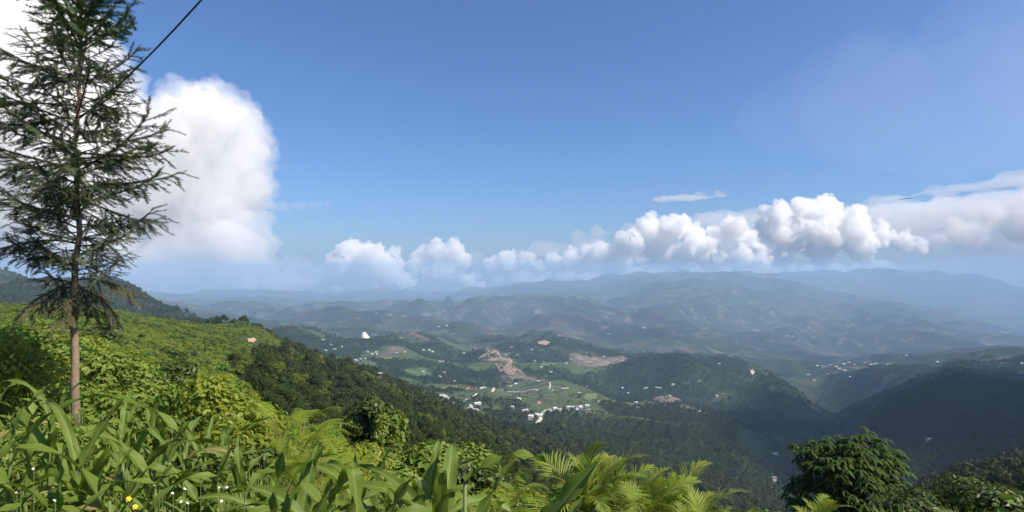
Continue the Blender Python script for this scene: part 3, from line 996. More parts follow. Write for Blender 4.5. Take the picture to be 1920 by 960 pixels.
G1 = 'houses of the roadside village'
cluster([(995, 782, 'roof_white', 1), (1007, 779), (1022, 774, 'roof_grey', 1), (1031, 770), (1040, 767, 'roof_white', 1), (1049, 769), (1057, 771), (1060, 775),
         (1067, 765, 'roof_white'), (1075, 765), (1081, 766), (1088, 764, 'roof_white', 1), (1089, 773), (1097, 773), (1105, 772, 'roof_white'), (1101, 762),
         (1036, 774), (1070, 772), (1083, 770), (1012, 781), (1094, 768)], 'the roadside village', G1, y0=850)
cluster([(832, 748, 'roof_grey', 1), (838, 751, 'roof_dark'), (851, 748), (870, 756, 'roof_grey', 1), (895, 758, 'roof_white', 3), (908, 771, 'roof_white', 1),
         (848, 760), (892, 770), (973, 749, 'roof_white', 1), (984, 771, 'roof_grey', 3), (961, 766), (968, 801, 'roof_grey', 1), (993, 786)],
        'the scattered farms below the forest edge', 'farms below the forest edge', y0=700)
cluster([(834, 730, 'roof_red'), (842, 729, 'roof_red'), (853, 727, 'roof_red', 1), (876, 729, 'roof_red', 3), (888, 729, 'roof_red', 3), (903, 729, 'roof_white', 1), (908, 728)],
        'the row of red roofed school buildings', 'red roofed row above the farms', y0=900)
house(1010, 756, 1, 'roof_red', 'lone red roofed house between track slope and village', None, y0=900)
house(1010, 716, 0, 'roof_white', 'lone pale hut on top of the green crop slope', None, y0=1200)
house(967, 721, 1, 'roof_white', 'pale house at the upper end of the climbing track', None, y0=1200)
house(713, 702, 1, 'roof_white', 'lone pale roofed house on the wooded slope', None, y0=250, rz=.2)
house(851, 717, 2, 'roof_white', 'tall narrow pale building behind the red roofed row', None, y0=900)
cluster([(1122, 754), (1134, 754), (1086, 738), (1100, 726), (1167, 728), (1178, 738, 'roof_white'), (1188, 762), (1192, 756, 'roof_white', 1), (1196, 767), (1211, 729, 'roof_grey', 3),
         (1234, 729, 'roof_grey', 4), (1256, 744, 'roof_white'), (1262, 722), (1149, 688)], 'the farms below the wooded dome hill', 'farms below the dome hill', y0=900)
cluster([(606, 638), (620, 647), (611, 658), (628, 656), (648, 633), (657, 633), (699, 628), (705, 629), (722, 635), (732, 635), (751, 634), (640, 650)],
        'the far left hamlet by the quarry', 'hamlet by the quarry', (1, 3), y0=1800, parts=False)
cluster([(689, 660), (698, 664), (705, 661), (707, 665), (736, 654), (667, 676), (676, 674), (686, 673), (759, 661), (744, 663), (783, 651), (794, 657), (805, 657), (811, 660), (870, 663),
         (824, 679), (830, 678), (832, 699), (825, 707), (793, 698)],
        'the hillside hamlet behind the forest slope', 'hillside hamlet behind the forest slope', (0, 1, 1), y0=1200, parts=False)
cluster([(959, 652), (955, 663), (949, 666), (971, 666), (998, 656), (1003, 677), (1015, 689), (1019, 680, 'roof_grey', 1), (1062, 682, 'roof_white', 1), (1033, 698), (1023, 707), (1071, 674), (1132, 670, 'roof_white', 1),
         (1043, 631), (1049, 630)],
        'the farms right of the brown terraces', 'farms right of the brown terraces', (0, 1, 1), y0=1500, parts=False)
cluster([(1349, 683), (1360, 686), (1433, 692, 'roof_white', 3), (1311, 715), (1344, 744), (1357, 740), (1414, 791, 'roof_white', 1), (1310, 775), (1453, 853, 'roof_white', 1), (1451, 901), (1405, 788), (1741, 827, 'roof_white', 0), (1527, 714, 'roof_white', 3)],
        'the lone farms on the right valley slopes', 'farms on the right valley slopes', y0=500, parts=False)
cluster([(1532, 686, 'roof_white', 4), (1543, 687), (1557, 685), (1568, 688), (1582, 683), (1592, 680, 'roof_white', 4), (1602, 684), (1621, 681), (1633, 684), (1642, 683, 'roof_white', 4), (1663, 684), (1584, 695, 'roof_white', 4), (1594, 707), (1552, 702), (1515, 703), (1574, 692),
         (1757, 679, 'roof_white', 4), (1915, 716, 'roof_white', 4), (1699, 667)],
        'the distant town on the valley floor', 'town on the valley floor', (3, 4), ('roof_white', 'roof_grey'), y0=2300, parts=False, noun='building')
cluster([(1141, 588), (1146, 589), (1322, 595), (1320, 598), (1428, 594), (1413, 620), (1420, 621), (1207, 615), (1141, 627), (1486, 632), (1476, 630), (1510, 620), (835 - 10, 588), (706, 588), (733, 591), (838, 611), (823, 613), (862, 597), (936, 594)],
        'the far hazy hill farms', 'far hazy hill farms', (4,), ('roof_white',), y0=3500, parts=False, noun='building')

# ------------------------------------------------------------------ forest
def leaf_quads(c, nrm, size, rng, fold=.25, aspect=1.5):
    """one folded leaf-like diamond per centre"""
    n = len(c)
    a = rng.normal(size=(n, 3))
    t = np.cross(nrm, a)
    t /= np.linalg.norm(t, axis=1)[:, None] + 1e-9
    b = np.cross(nrm, t)
    s = np.asarray(size).reshape(-1, 1) * np.ones((n, 1))
    v0 = c - t * s * aspect * .5
    v2 = c + t * s * aspect * .5 - nrm * s * .15
    v1 = c + b * s * .5 + nrm * s * fold
    v3 = c - b * s * .5 + nrm * s * fold
    v = np.stack([v0, v1, v2, v3], 1).reshape(-1, 3)
    k = np.arange(n)[:, None] * 4
    f = np.concatenate([np.hstack([k, k + 1, k + 2]), np.hstack([k, k + 2, k + 3])])
    return v, f


def crown_points(rng, n, kind):
    """points and outward directions on the lumps of a crown, unit tree height"""
    P, D = [], []
    if kind == 'cone':
        tiers = 9
        for i in range(n):
            t = rng.random() ** 1.5
            z = .22 + .78 * t
            rad = (.27 * (1 - t) ** .8 + .02) * (.55 + .45 * abs(math.sin(t * tiers * PI))) * rng.uniform(.6, 1.08)
            a = rng.random() * 2 * PI
            P.append((rad * math.cos(a), rad * math.sin(a), z))
            D.append((math.cos(a), math.sin(a), .9))
    else:
        nl = {'round': 11, 'wide': 14, 'light': 9, 'low': 10}[kind]
        lobes = []
        for k in range(nl):
            a = k * 2.4 + rng.uniform(-.4, .4)
            q = rng.random()
            if kind == 'wide':
                c = (math.cos(a) * .30 * q ** .5, math.sin(a) * .30 * q ** .5, .55 + .30 * (1 - q) + rng.uniform(-.08, .1))
                rr = rng.uniform(.13, .22)
            elif kind == 'light':
                c = (math.cos(a) * .2 * q ** .5, math.sin(a) * .2 * q ** .5, .45 + .45 * rng.random())
                rr = rng.uniform(.11, .19)
            elif kind == 'low':
                c = (math.cos(a) * .42 * q ** .5, math.sin(a) * .42 * q ** .5, .38 + .42 * (1 - q) + rng.uniform(-.12, .1))
                rr = rng.uniform(.18, .30)
            else:
                c = (math.cos(a) * .24 * q ** .5, math.sin(a) * .24 * q ** .5, .46 + .40 * (1 - q) + rng.uniform(-.08, .08))
                rr = rng.uniform(.13, .21)
            lobes.append((c, rr))
        for i in range(n):
            c, rr = lobes[rng.integers(nl)]
            d = rng.normal(size=3)
            d /= np.linalg.norm(d)
            if d[2] < -.3:
                d[2] *= -1
            s = rr * (.55 + .45 * rng.random() ** .4) * rng.uniform(.9, 1.12)
            P.append(np.array(c) + d * s * np.array((1, 1, .85)))
            D.append(d)
    P, D = np.array(P, float), np.array(D, float)
    D = D / np.linalg.norm(D, axis=1)[:, None]
    D = D + rng.normal(size=D.shape) * .45 + np.array((0, 0, .25))
    D /= np.linalg.norm(D, axis=1)[:, None]
    return P, D


def crown_mesh(seed, n, size, kind, mat, name='crown'):
    rng = np.random.default_rng(seed)
    P, D = crown_points(rng, n, kind)
    v, f = leaf_quads(P, D, size * rng.uniform(.6, 1.35, n), rng)
    return mesh(name, v, f, mat)


def trunk_mesh(seed, h=.62, r=.022, mat=None):
    rng = random.Random(seed)
    b = MB()
    pts = [(rng.uniform(-.01, .01) * k, rng.uniform(-.01, .01) * k, -.04 + h * k / 5) for k in range(6)]
    b.add(*tube(pts, [r * (1.35 if k == 0 else 1 - .13 * k) for k in range(6)], 6))
    for q in range(5):
        z0 = h * rng.uniform(.45, .95)
        a = rng.uniform(0, 2 * PI)
        L = rng.uniform(.14, .24)
        b.add(*tube([(0, 0, z0), (L * .5 * math.cos(a), L * .5 * math.sin(a), z0 + L * .45), (L * math.cos(a), L * math.sin(a), z0 + L * .75)], [r * .5, r * .35, r * .12], 4))
    return b.build('trunk', mat or M['wood'], True)


KINDS_ = [('round', 'tree_a'), ('wide', 'tree_a'), ('round', 'tree_b'), ('wide', 'tree_b'), ('cone', 'tree_a'), ('light', 'tree_c'), ('round', 'tree_b')]
LOD1 = [crown_mesh(100 + i, 420, .062, k, M[m]) for i, (k, m) in enumerate(KINDS_)]
LOD0 = [crown_mesh(200 + i, 3200, .024, k, M[m]) for i, (k, m) in enumerate(KINDS_)]
TRK = [trunk_mesh(300 + i) for i in range(3)]


def scatter(name, pts, scl, rot, idx, protos, label, cat=None):
    """one mass of growth: a point for each plant, the plant meshes set on the points"""
    me = bpy.data.meshes.new(name)
    me.vertices.add(len(pts))
    me.vertices.foreach_set('co', np.asarray(pts, np.float32).ravel())
    for an, av, ty in (('scl', scl, 'FLOAT'), ('rot', rot, 'FLOAT'), ('idx', idx, 'INT')):
        a = me.attributes.new(an, ty, 'POINT')
        a.data.foreach_set('value', np.asarray(av, np.float32 if ty == 'FLOAT' else np.int32))
    o = obj(name, me)
    ng = bpy.data.node_groups.new(name, 'GeometryNodeTree')
    ng.interface.new_socket('Geometry', in_out='INPUT', socket_type='NodeSocketGeometry')
    ng.interface.new_socket('Geometry', in_out='OUTPUT', socket_type='NodeSocketGeometry')
    gi, go = ng.nodes.new('NodeGroupInput'), ng.nodes.new('NodeGroupOutput')
    iop = ng.nodes.new('GeometryNodeInstanceOnPoints')
    iop.inputs['Pick Instance'].default_value = True
    j2 = ng.nodes.new('GeometryNodeGeometryToInstance')
    links = []
    for m in protos:
        po = bpy.data.objects.new('proto_' + name, m)
        oi = ng.nodes.new('GeometryNodeObjectInfo')
        oi.inputs['Object'].default_value = po
        links.append(oi.outputs['Geometry'])
    for l in links[::-1]:
        ng.links.new(l, j2.inputs[0])
    ng.links.new(j2.outputs[0], iop.inputs['Instance'])
    ng.links.new(gi.outputs[0], iop.inputs['Points'])
    def attr(nm, ty):
        n = ng.nodes.new('GeometryNodeInputNamedAttribute')
        n.data_type = ty
        n.inputs['Name'].default_value = nm
        return n.outputs['Attribute']
    ng.links.new(attr('idx', 'INT'), iop.inputs['Instance Index'])
    ng.links.new(attr('scl', 'FLOAT'), iop.inputs['Scale'])
    cx = ng.nodes.new('ShaderNodeCombineXYZ')
    ng.links.new(attr('rot', 'FLOAT'), cx.inputs['Z'])
    ng.links.new(cx.outputs[0], iop.inputs['Rotation'])
    ng.links.new(iop.outputs[0], go.inputs[0])
    md = o.modifiers.new('growth', 'NODES')
    md.node_group = ng
    tag(o, label, None, None, 'stuff')
    return o


def polar_points(rng, r0, r1, a0, a1, spacing):
    """random points, about one per spacing(r) squared"""
    X, Y = [], []
    edges = np.exp(np.linspace(math.log(r0), math.log(r1), 60))
    for ra, rb in zip(edges[:-1], edges[1:]):
        s = spacing(.5 * (ra + rb))
        n = rng.poisson((a1 - a0) * .5 * (rb * rb - ra * ra) / (s * s))
        r = np.sqrt(rng.uniform(ra * ra, rb * rb, n))
        a = rng.uniform(a0, a1, n)
        X.append(r * np.sin(a))
        Y.append(r * np.cos(a))
    return np.concatenate(X), np.concatenate(Y)


def free(x, y, shrink=1.0):
    ok = np.ones(len(x), bool)
    C = np.array(CLEAR)
    for k in range(0, len(C), 40):
        c = C[k:k + 40]
        d = (x[:, None] - c[None, :, 0]) ** 2 + (y[:, None] - c[None, :, 1]) ** 2
        ok &= ~np.any(d < (c[None, :, 2] * shrink) ** 2, axis=1)
    return ok


def forest():
    rng = np.random.default_rng(11)
    x, y = polar_points(rng, 45, 3300, R(-46), R(46), lambda r: np.interp(r, [45, 110, 220, 400, 1200, 3300], [1.5, 2.4, 4.0, 5.6, 7.5, 11.0]))
    sc_, fo, dk = cover(x, y)
    keep = rng.random(len(x)) < np.clip(fo * 1.05 + .035 * (1 - sc_), 0, 1)
    keep0 = keep
    x, y = x[keep], y[keep]
    keep1 = keep = free(x, y)
    x, y = x[keep], y[keep]
    z = H(x, y) - .3
    r = np.hypot(x, y)
    n = len(x)
    hgt = rng.uniform(4.6, 8.4, n) * (1 + .5 * (rng.random(n) < .12)) * (1 + .25 * fbm(x / 80, y / 80, 2, 91)) * np.interp(r, [45, 110, 220, 400, 1500, 3300], [.22, .40, .66, .95, 1.1, 1.3])
    cl = fbm(x / 70, y / 70, 3, 81)
    idx = rng.choice([0, 0, 1, 1, 2, 3, 4, 6], n)
    px = pxof(x, y)
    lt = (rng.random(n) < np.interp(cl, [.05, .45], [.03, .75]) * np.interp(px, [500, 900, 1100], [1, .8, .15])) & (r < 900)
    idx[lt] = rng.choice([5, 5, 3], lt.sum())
    idx[dk[keep0][keep1] > .5] = rng.choice([0, 1, 0, 4], (dk[keep0][keep1] > .5).sum())  # darkest trees picked on the right hill, its shade put into their colour
    rot = rng.uniform(0, 2 * PI, n)
    # which trees show largest: seen ones first, by size in the picture
    py = HY - F * (z + hgt * .8) / y
    vis = (px > -10) & (px < 1930) & (py < 975)
    sight = np.ones(n, bool)
    for t in np.linspace(.15, .94, 14):
        sight &= (z + hgt * .9) * t > H(x * t, y * t) - .5
    score = np.where(vis & sight, hgt / r, 0)
    order = np.argsort(-score)[:300]
    one = np.zeros(n, bool)
    one[order] = True
    print('forest trees', n, 'nearest', r[order].min(), r[order].max())
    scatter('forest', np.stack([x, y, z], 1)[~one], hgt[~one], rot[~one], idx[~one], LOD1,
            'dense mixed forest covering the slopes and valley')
    look = {0: 'dark round crowned', 1: 'dark broad crowned', 2: 'green round crowned', 3: 'green spreading', 4: 'dark pointed', 5: 'light green feathery', 6: 'mid green round'}
    def where_(q):
        return ('slope under the fir' if q < 330 else 'slope behind the yellow shrub' if q < 470 else
                'slope behind the ferns' if q < 640 else 'slope behind the dark shrub' if q < 790 else
                'slope above the front maize' if q < 1000 else 'slope above the palms' if q < 1400 else
                'dark wood at lower right')
    seen = {}
    for i in sorted(order, key=lambda k: px[k]):
        kd, wh = look[int(idx[i])], where_(px[i])
        c = seen.get((kd, wh), 0)
        seen[(kd, wh)] = c + 1
        lb = '%s tree, %s from left of its kind, %s' % (kd, ordinal(c) if c else 'first', wh)
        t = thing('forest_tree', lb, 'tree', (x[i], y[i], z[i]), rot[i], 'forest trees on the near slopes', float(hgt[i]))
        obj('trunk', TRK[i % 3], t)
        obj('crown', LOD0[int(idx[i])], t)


def scrubland():
    rng = np.random.default_rng(12)
    x, y = polar_points(rng, 13, 640, R(-47), R(32), lambda r: np.interp(r, [13, 40, 120, 300, 640], [.58, .75, 1.25, 2.3, 3.6]))
    sc_, fo, dk = cover(x, y)
    keep = rng.random(len(x)) < np.clip(sc_ * .92, 0, 1)
    x, y = x[keep], y[keep]
    keep = free(x, y, .6)
    x, y = x[keep], y[keep]
    n = len(x)
    r = np.hypot(x, y)
    z = H(x, y) - .08
    cl = fbm(x / 22, y / 22, 3, 83)
    s = rng.uniform(.55, 1.15, n) * np.interp(r, [13, 40, 150, 640], [.55, .72, 1.1, 2.1]) * (1 + .6 * np.clip(cl, -.4, 1))
    idx = np.where(cl > .2, rng.choice([2, 3], n), rng.choice([0, 0, 1, 4, 4, 4], n))
    rot = rng.uniform(0, 2 * PI, n)
    print('scrub', n)
    SCR = [crown_mesh(400, 300, .085, 'low', M['scrub']), crown_mesh(401, 300, .075, 'low', M['scrub']),
           crown_mesh(402, 420, .085, 'low', M['bush_mid']), crown_mesh(403, 420, .08, 'round', M['bush_dark']), bracken_mesh(404)]
    scatter('hillside_scrub', np.stack([x, y, z], 1), s, rot, idx, SCR, 'low shrubs and bracken covering the left hillside')


def bracken_mesh(seed):
    """a tuft of arching fronds, about a metre across"""
    rng = np.random.default_rng(seed)
    c, f, o = [], [], 0
    for k in range(9):
        a = k * 2.4 + rng.uniform(-.3, .3)
        L, h = rng.uniform(.5, .8), rng.uniform(.45, .75)
        d = np.array((math.cos(a), math.sin(a), 0))
        sd = np.array((-d[1], d[0], 0))
        ts = np.linspace(.25, 1, 13)
        for t in ts:
            p = d * L * t + np.array((0, 0, h * math.sin(t * 2.1)))
            wl = .26 * (1 - t) ** .8 * min(1, (t - .15) * 5) + .02
            for s in (-1, 1):
                tip = p + sd * s * wl + d * wl * .35 - np.array((0, 0, wl * .35))
                q = d * .028
                c += [p - q, p + q, tip]
                f.append((o, o + 1, o + 2))
                o += 3
    return mesh('bracken', np.array(c), np.array(f), M['scrub'])

forest()
scrubland()

# ------------------------------------------------------------------ near plants
rnd = random.Random(2024)

# ---- maize
def strap(L, W, th0, bend, twist, seed, seg=12, kink=None, mat='corn'):
    """arching strap leaf growing along +x from the origin"""
    r_ = random.Random(seed)
    p = np.array((0.0, 0.0, 0.0))
    v, a, f = [], [], []
    ph = r_.uniform(0, 6)
    for i in range(seg + 1):
        t = i / seg
        th = th0 + bend * t ** 1.4
        if kink and t > kink[0]:
            th += kink[1]
        d = np.array((math.sin(th), 0, math.cos(th)))
        nrm = np.array((-math.cos(th), 0, math.sin(th)))
        w = W * min(1, .45 + t * 3) * (1 - t ** 3.2) ** .8 + .002
        tw = twist * t
        side = np.array((0, 1, 0)) * math.cos(tw) + nrm * math.sin(tw)
        up = nrm * math.cos(tw) - np.array((0, 1, 0)) * math.sin(tw)
        wv = .018 * math.sin(t * 17 + ph)
        for s, q, rb in ((-1, .32, 0), (-.5, .10, 0), (-.09, 0, .25), (0, -.02, 1), (.09, 0, .25), (.5, .10, 0), (1, .32, 0)):
            v.append(p + side * s * w * .5 + up * (q * w * .5 + (wv * s if abs(s) == 1 else 0)))
            a.append(rb)
        if i:
            o = (i - 1) * 7
            for k in range(6):
                f.append((o + k, o + k + 1, o + k + 8, o + k + 7))
        p = p + d * L / seg
    return mesh('leaf', v, np.array(f), M[mat], True, {'rib': np.array(a)})


LEAVES = [strap(rnd.uniform(.55, .85), rnd.uniform(.066, .092), rnd.uniform(.3, .75), rnd.uniform(1.3, 2.4), rnd.uniform(-.7, .7), i) for i in range(14)]
UPRIGHT = [strap(rnd.uniform(.45, .65), rnd.uniform(.06, .085), rnd.uniform(.08, .25), rnd.uniform(.25, .9), rnd.uniform(-.5, .5), 50 + i) for i in range(6)]
BENT = [strap(.75, .085, .3, .7, .2, 80, kink=(.55, 1.4)), strap(.7, .08, .2, .5, -.3, 81, kink=(.5, 1.7)), strap(.8, .09, .5, .6, .3, 82, kink=(.6, 1.2))]


DRY = [strap(rnd.uniform(.5, .7), rnd.uniform(.05, .07), rnd.uniform(.8, 1.2), rnd.uniform(1.6, 2.3), rnd.uniform(-1.2, 1.2), 90 + i, mat='corn_dry') for i in range(4)]
LONG = [strap(rnd.uniform(.85, 1.1), rnd.uniform(.058, .078), rnd.uniform(.15, .4), rnd.uniform(1.5, 2.6), rnd.uniform(-1.0, 1.0), 120 + i) for i in range(6)]


def stalk_mesh(h, seed):
    r_ = random.Random(seed)
    pts = [(r_.uniform(-.008, .008), r_.uniform(-.008, .008), h * k / 7 - .03) for k in range(8)]
    v, f = tube(pts, [.017 * (1 - .07 * k) * (1.12 if k % 2 else 1) for k in range(8)], 7)
    return mesh('stalk', v, f, M['corn_stalk'], True)


STALKS = [stalk_mesh(.95, 5 + i) for i in range(4)]
_corn_n = [0]

def maize(px, Y, h, label, group, rz=None, n=9, lean=(0, 0), heavy=False):
    p = at(px, Y)
    s = h / 1.5
    _corn_n[0] += 1
    r_ = random.Random(900 + _corn_n[0])
    t = thing('maize_plant', label, 'maize', p, r_.uniform(0, 6.28) if rz is None else rz, group, s)
    t.rotation_euler[0], t.rotation_euler[1] = lean
    obj('stalk', STALKS[_corn_n[0] % 4], t)
    a0 = r_.uniform(0, 6.28)
    for k in range(n):
        u = k / (n - 1)
        q = r_.random()
        pool = UPRIGHT if u > .9 else DRY if (u < .35 and q < .4) or q < .035 else BENT if q < .22 else LONG if q < .55 else LEAVES
        obj('leaf', r_.choice(pool), t, (0, 0, .16 + .78 * u), (r_.uniform(-.25, .25), r_.uniform(-.2, .2), a0 + k * PI + r_.uniform(-.5, .5)), r_.uniform(.65, 1.08) * (.8 if u < .15 else 1))
    return t


LEFTC = sorted([(-60, 3.6, 1.55), (5, 3.3, 1.45), (48, 3.9, 1.7), (85, 3.0, 1.35), (118, 3.5, 1.6), (150, 4.2, 1.72), (176, 3.2, 1.45), (205, 3.9, 1.62), (238, 4.6, 1.65), (262, 3.7, 1.5),
                (292, 4.3, 1.55), (20, 4.6, 1.75), (95, 4.9, 1.7), (318, 4.9, 1.55), (345, 5.4, 1.55), (-20, 5.2, 1.7), (230, 5.4, 1.6), (150, 2.7, 1.15), (40, 2.6, 1.1), (290, 5.9, 1.6)])
for i, (px, Y, h) in enumerate(LEFTC):
    maize(px, Y, h, 'leafy maize plant, %s from the left in the clump under the fir' % ordinal(i), 'maize clump under the fir', n=10)
MIDC = sorted([(372, 4.4, 1.35), (398, 5.2, 1.4), (425, 4.2, 1.2), (452, 5.0, 1.35), (480, 4.4, 1.2), (505, 3.6, 1.25), (540, 4.2, 1.25), (462, 5.9, 1.4), (420, 6.3, 1.5), (385, 6.1, 1.5), (350, 6.6, 1.5), (440, 3.5, 1.05), (400, 3.4, 1.05), (355, 3.7, 1.15), (520, 5.3, 1.25)])
for i, (px, Y, h) in enumerate(MIDC):
    maize(px, Y, h, 'small maize plant, %s from the left in the patch before the yellow shrub' % ordinal(i), 'maize patch before the yellow shrub', n=8)
FRONT = sorted([(512, 2.9, 1.42), (585, 2.75, 1.32), (640, 3.0, 1.42), (690, 2.6, 1.32), (725, 3.05, 1.42), (772, 2.7, 1.38), (820, 3.1, 1.42), (862, 2.65, 1.40), (905, 2.95, 1.38), (985, 2.6, 1.34), (1030, 2.95, 1.36), (668, 3.5, 1.45), (790, 3.5, 1.45), (748, 3.3, 1.4), (840, 3.7, 1.4), (935, 3.3, 1.35), (705, 3.9, 1.4), (625, 2.55, 1.3), (560, 3.4, 1.35), (610, 3.6, 1.4)])
for i, (px, Y, h) in enumerate(FRONT):
    maize(px, Y, h + (.28 if px < 880 else .02), 'big leaved maize plant, %s from the left in the front row' % ordinal(i), 'front row of maize', n=9)


def hero_leaf(px, Y, ztop, L, W, th0, bend, rz, label, kink=None, twist=0.0):
    """a maize plant known by one leaf that stands clear of the rest"""
    p = at(px, Y)
    hgt = ztop - p.z
    t = thing('maize_plant', label, 'maize', p, 0, 'front row of maize')
    v, f = tube([(0, 0, -.03), (.006, 0, hgt * .35), (-.004, .004, hgt * .7), (0, 0, hgt)], [.017, .016, .013, .009], 7)
    obj('stalk', mesh('stalk', v, f, M['corn_stalk'], True), t)
    obj('leaf', strap(L, W, th0, bend, twist, 7, 14, kink), t, (0, 0, hgt), (0, 0, rz))
    for k in range(5):
        obj('leaf', LEAVES[(k * 3) % 14], t, (0, 0, hgt * (.3 + .13 * k)), (0, 0, rz + 2.2 + k * PI + .3 * k), .85)
    return t

hero_leaf(872, 2.7, -.955, .42, .07, .9, 1.3, .15, 'maize plant whose single bright leaf arches right above the rest')
hero_leaf(985, 2.5, -1.18, .50, .095, .62, .12, -.1, 'maize plant with a broad dark leaf slanting up before the palms', None, 1.2)
hero_leaf(512, 2.75, -1.255, .5, .075, .05, .25, .4, 'maize plant with one stiff upright leaf left of the front row', None, .3)
hero_leaf(672, 2.6, -1.19, .5, .08, .05, .3, 2.6, 'maize plant with a snapped leaf folding over left of centre', (.6, 2.2), .4)

# ---- grass and weeds
def blades(seed, n, region, hr, mat, label, wid=.008):
    rng = np.random.default_rng(seed)
    V, Fc = [], []
    px = rng.uniform(region[0], region[1], n * 2)
    Y = np.exp(rng.uniform(math.log(region[2]), math.log(region[3]), n * 2))
    x = (px - CX) / F * Y
    d = fbm(x / .7, Y / .7, 2, seed)
    k = d > -.25
    x, Y = x[k][:n], Y[k][:n]
    n = len(x)
    z = H(x, Y) - .02
    h = rng.uniform(hr[0], hr[1], n)
    a = rng.uniform(0, 2 * PI, n)
    bend = rng.uniform(.15, .75, n)
    w_ = rng.uniform(.6, 1.5, n) * wid
    dx, dy = np.cos(a), np.sin(a)
    rows = []
    for t, wf in ((0, 1), (.4, .95), (.75, .7), (1, .08)):
        ox = bend * h * t ** 2
        cx, cy_, cz = x + dx * ox, Y + dy * ox, z + h * t * (1 - .25 * bend * t)
        rows.append((np.stack([cx - dy * w_ * wf, cy_ + dx * w_ * wf, cz], 1), np.stack([cx + dy * w_ * wf, cy_ - dx * w_ * wf, cz], 1)))
    V = np.stack([q for r in rows for q in r], 1).reshape(-1, 3)
    b = np.arange(n)[:, None] * 8
    Fc = np.concatenate([b + np.array([[0, 1, 3, 2]]) + 2 * s for s in range(3)])
    return V, Fc

def stuff_obj(name, V, Fc, mat, label):
    o = obj(name, mesh(name, V, Fc, mat))
    return tag(o, label, None, None, 'stuff')

stuff_obj('grass', *blades(1, 9000, (-120, 1500, 2.0, 9.0), (.25, .62), None, ''), M['grass'], 'tangled green grass between the maize and shrubs')
stuff_obj('dry_grass', *blades(2, 2200, (-120, 1300, 2.0, 6.0), (.2, .5), None, ''), M['drygrass'], 'straw coloured dry grass at the foot of the maize')
stuff_obj('bank_grass', *blades(3, 5000, (-150, 2000, 6.0, 16.0), (.3, .7), None, '', .012), M['grass'], 'coarse grass on the bank behind the maize')

def weeds(seed, n, region, label, mat, size=.05, hmax=.4):
    rng = np.random.default_rng(seed)
    px = rng.uniform(region[0], region[1], n)
    Y = np.exp(rng.uniform(math.log(region[2]), math.log(region[3]), n))
    x = (px - CX) / F * Y
    z = H(x, Y) + rng.uniform(.02, hmax, n) * (1 + fbm(x / .6, Y / .6, 2, seed))
    D = rng.normal(size=(n, 3)) * .6 + np.array((0, 0, 1))
    D /= np.linalg.norm(D, axis=1)[:, None]
    v, f = leaf_quads(np.stack([x, Y, z], 1), D, size * rng.uniform(.5, 1.4, n), rng, .15, 1.8)
    stuff_obj('weeds', v, f, mat, label)
weeds(5, 14000, (-150, 1250, 2.0, 6.5), 'small leafy weeds covering the ground under the maize', M['weed'])
weeds(6, 12000, (-150, 2000, 6.0, 18.0), 'leafy undergrowth on the bank below', M['bush_mid'], .085, .55)

def tussock(px, Y, h, n, label, seed):
    p = at(px, Y)
    rng = np.random.default_rng(seed)
    V, Fc = [], []
    a = rng.uniform(0, 2 * PI, n)
    L = rng.uniform(.6, 1.0, n) * h
    sp = rng.uniform(.15, .8, n)
    w_ = rng.uniform(.005, .010, n)
    ts = (0, .3, .6, .85, 1)
    rows = []
    for t, wf in zip(ts, (1, 1, .9, .55, .05)):
        o_ = sp * L * t ** 2
        zz = L * t * (1 - .35 * sp * t ** 2)
        c = np.stack([np.cos(a) * (o_ + .04), np.sin(a) * (o_ + .04), zz], 1)
        s = np.stack([-np.sin(a), np.cos(a), 0 * a], 1) * (w_ * wf)[:, None]
        rows += [c - s, c + s]
    V = np.stack(rows, 1).reshape(-1, 3)
    b = np.arange(n)[:, None] * 10
    Fc = np.concatenate([b + np.array([[0, 1, 3, 2]]) + 2 * k for k in range(4)])
    t = thing('grass_tussock', label, 'grass', p, 0, 'tall grass tussocks')
    o = obj('blades', mesh('blades', V, Fc, M['grass']), t)
for i, (px, Y, h, lb) in enumerate([(478, 5.6, 1.05, 'tall grass tussock in front of the yellow shrub'), (505, 6.2, .95, 'arching grass tussock at the foot of the ferns'),
                                    (600, 4.6, 1.0, 'tall grass tussock right of the ferns'), (632, 5.2, .95, 'grass tussock between ferns and dark shrub'), (560, 5.0, .9, 'low grass tussock under the ferns'),
                                    (655, 4.4, .85, 'thin grass tussock beside the snapped maize leaf'), (1385, 6.6, .85, 'grass tussock right of the palm clump'), (1690, 7.0, 1.05, 'grass tussock right of the broadleaf tree'),
                                    (1820, 7.5, .95, 'grass tussock near the right corner'), (330, 3.4, .8, 'grass tussock between the two maize patches')]):
    tussock(px, Y, h, 150, lb, 30 + i)

# ---- little white flowers
def flower_meshes():
    b = MB()
    for k in range(6):
        a = k * PI / 3
        c, s = math.cos(a), math.sin(a)
        pts = [(.004, -.003, 0), (.012, -.0065, .002), (.021, -.004, .001), (.021, .004, .001), (.012, .0065, .002), (.004, .003, 0)]
        b.add([(x * c - y * s, x * s + y * c, z) for x, y, z in pts], [(0, 1, 2, 3, 4, 5)])
    pet = b.build('petals', M['petal'])
    bm = bmesh.new()
    bmesh.ops.create_uvsphere(bm, u_segments=8, v_segments=5, radius=.0065)
    for v in bm.verts:
        v.co.z *= .6
    d = bpy.data.meshes.new('disc')
    bm.to_mesh(d)
    bm.free()
    d.materials.append(M['disc'])
    return pet, d
PET, DISC = flower_meshes()
_v, _f = tube([(0, 0, 0), (.01, 0, .2), (0, .012, .4)], [.0028, .0024, .0018], 5)
STEM = mesh('stem', _v, _f, M['corn_stalk'])
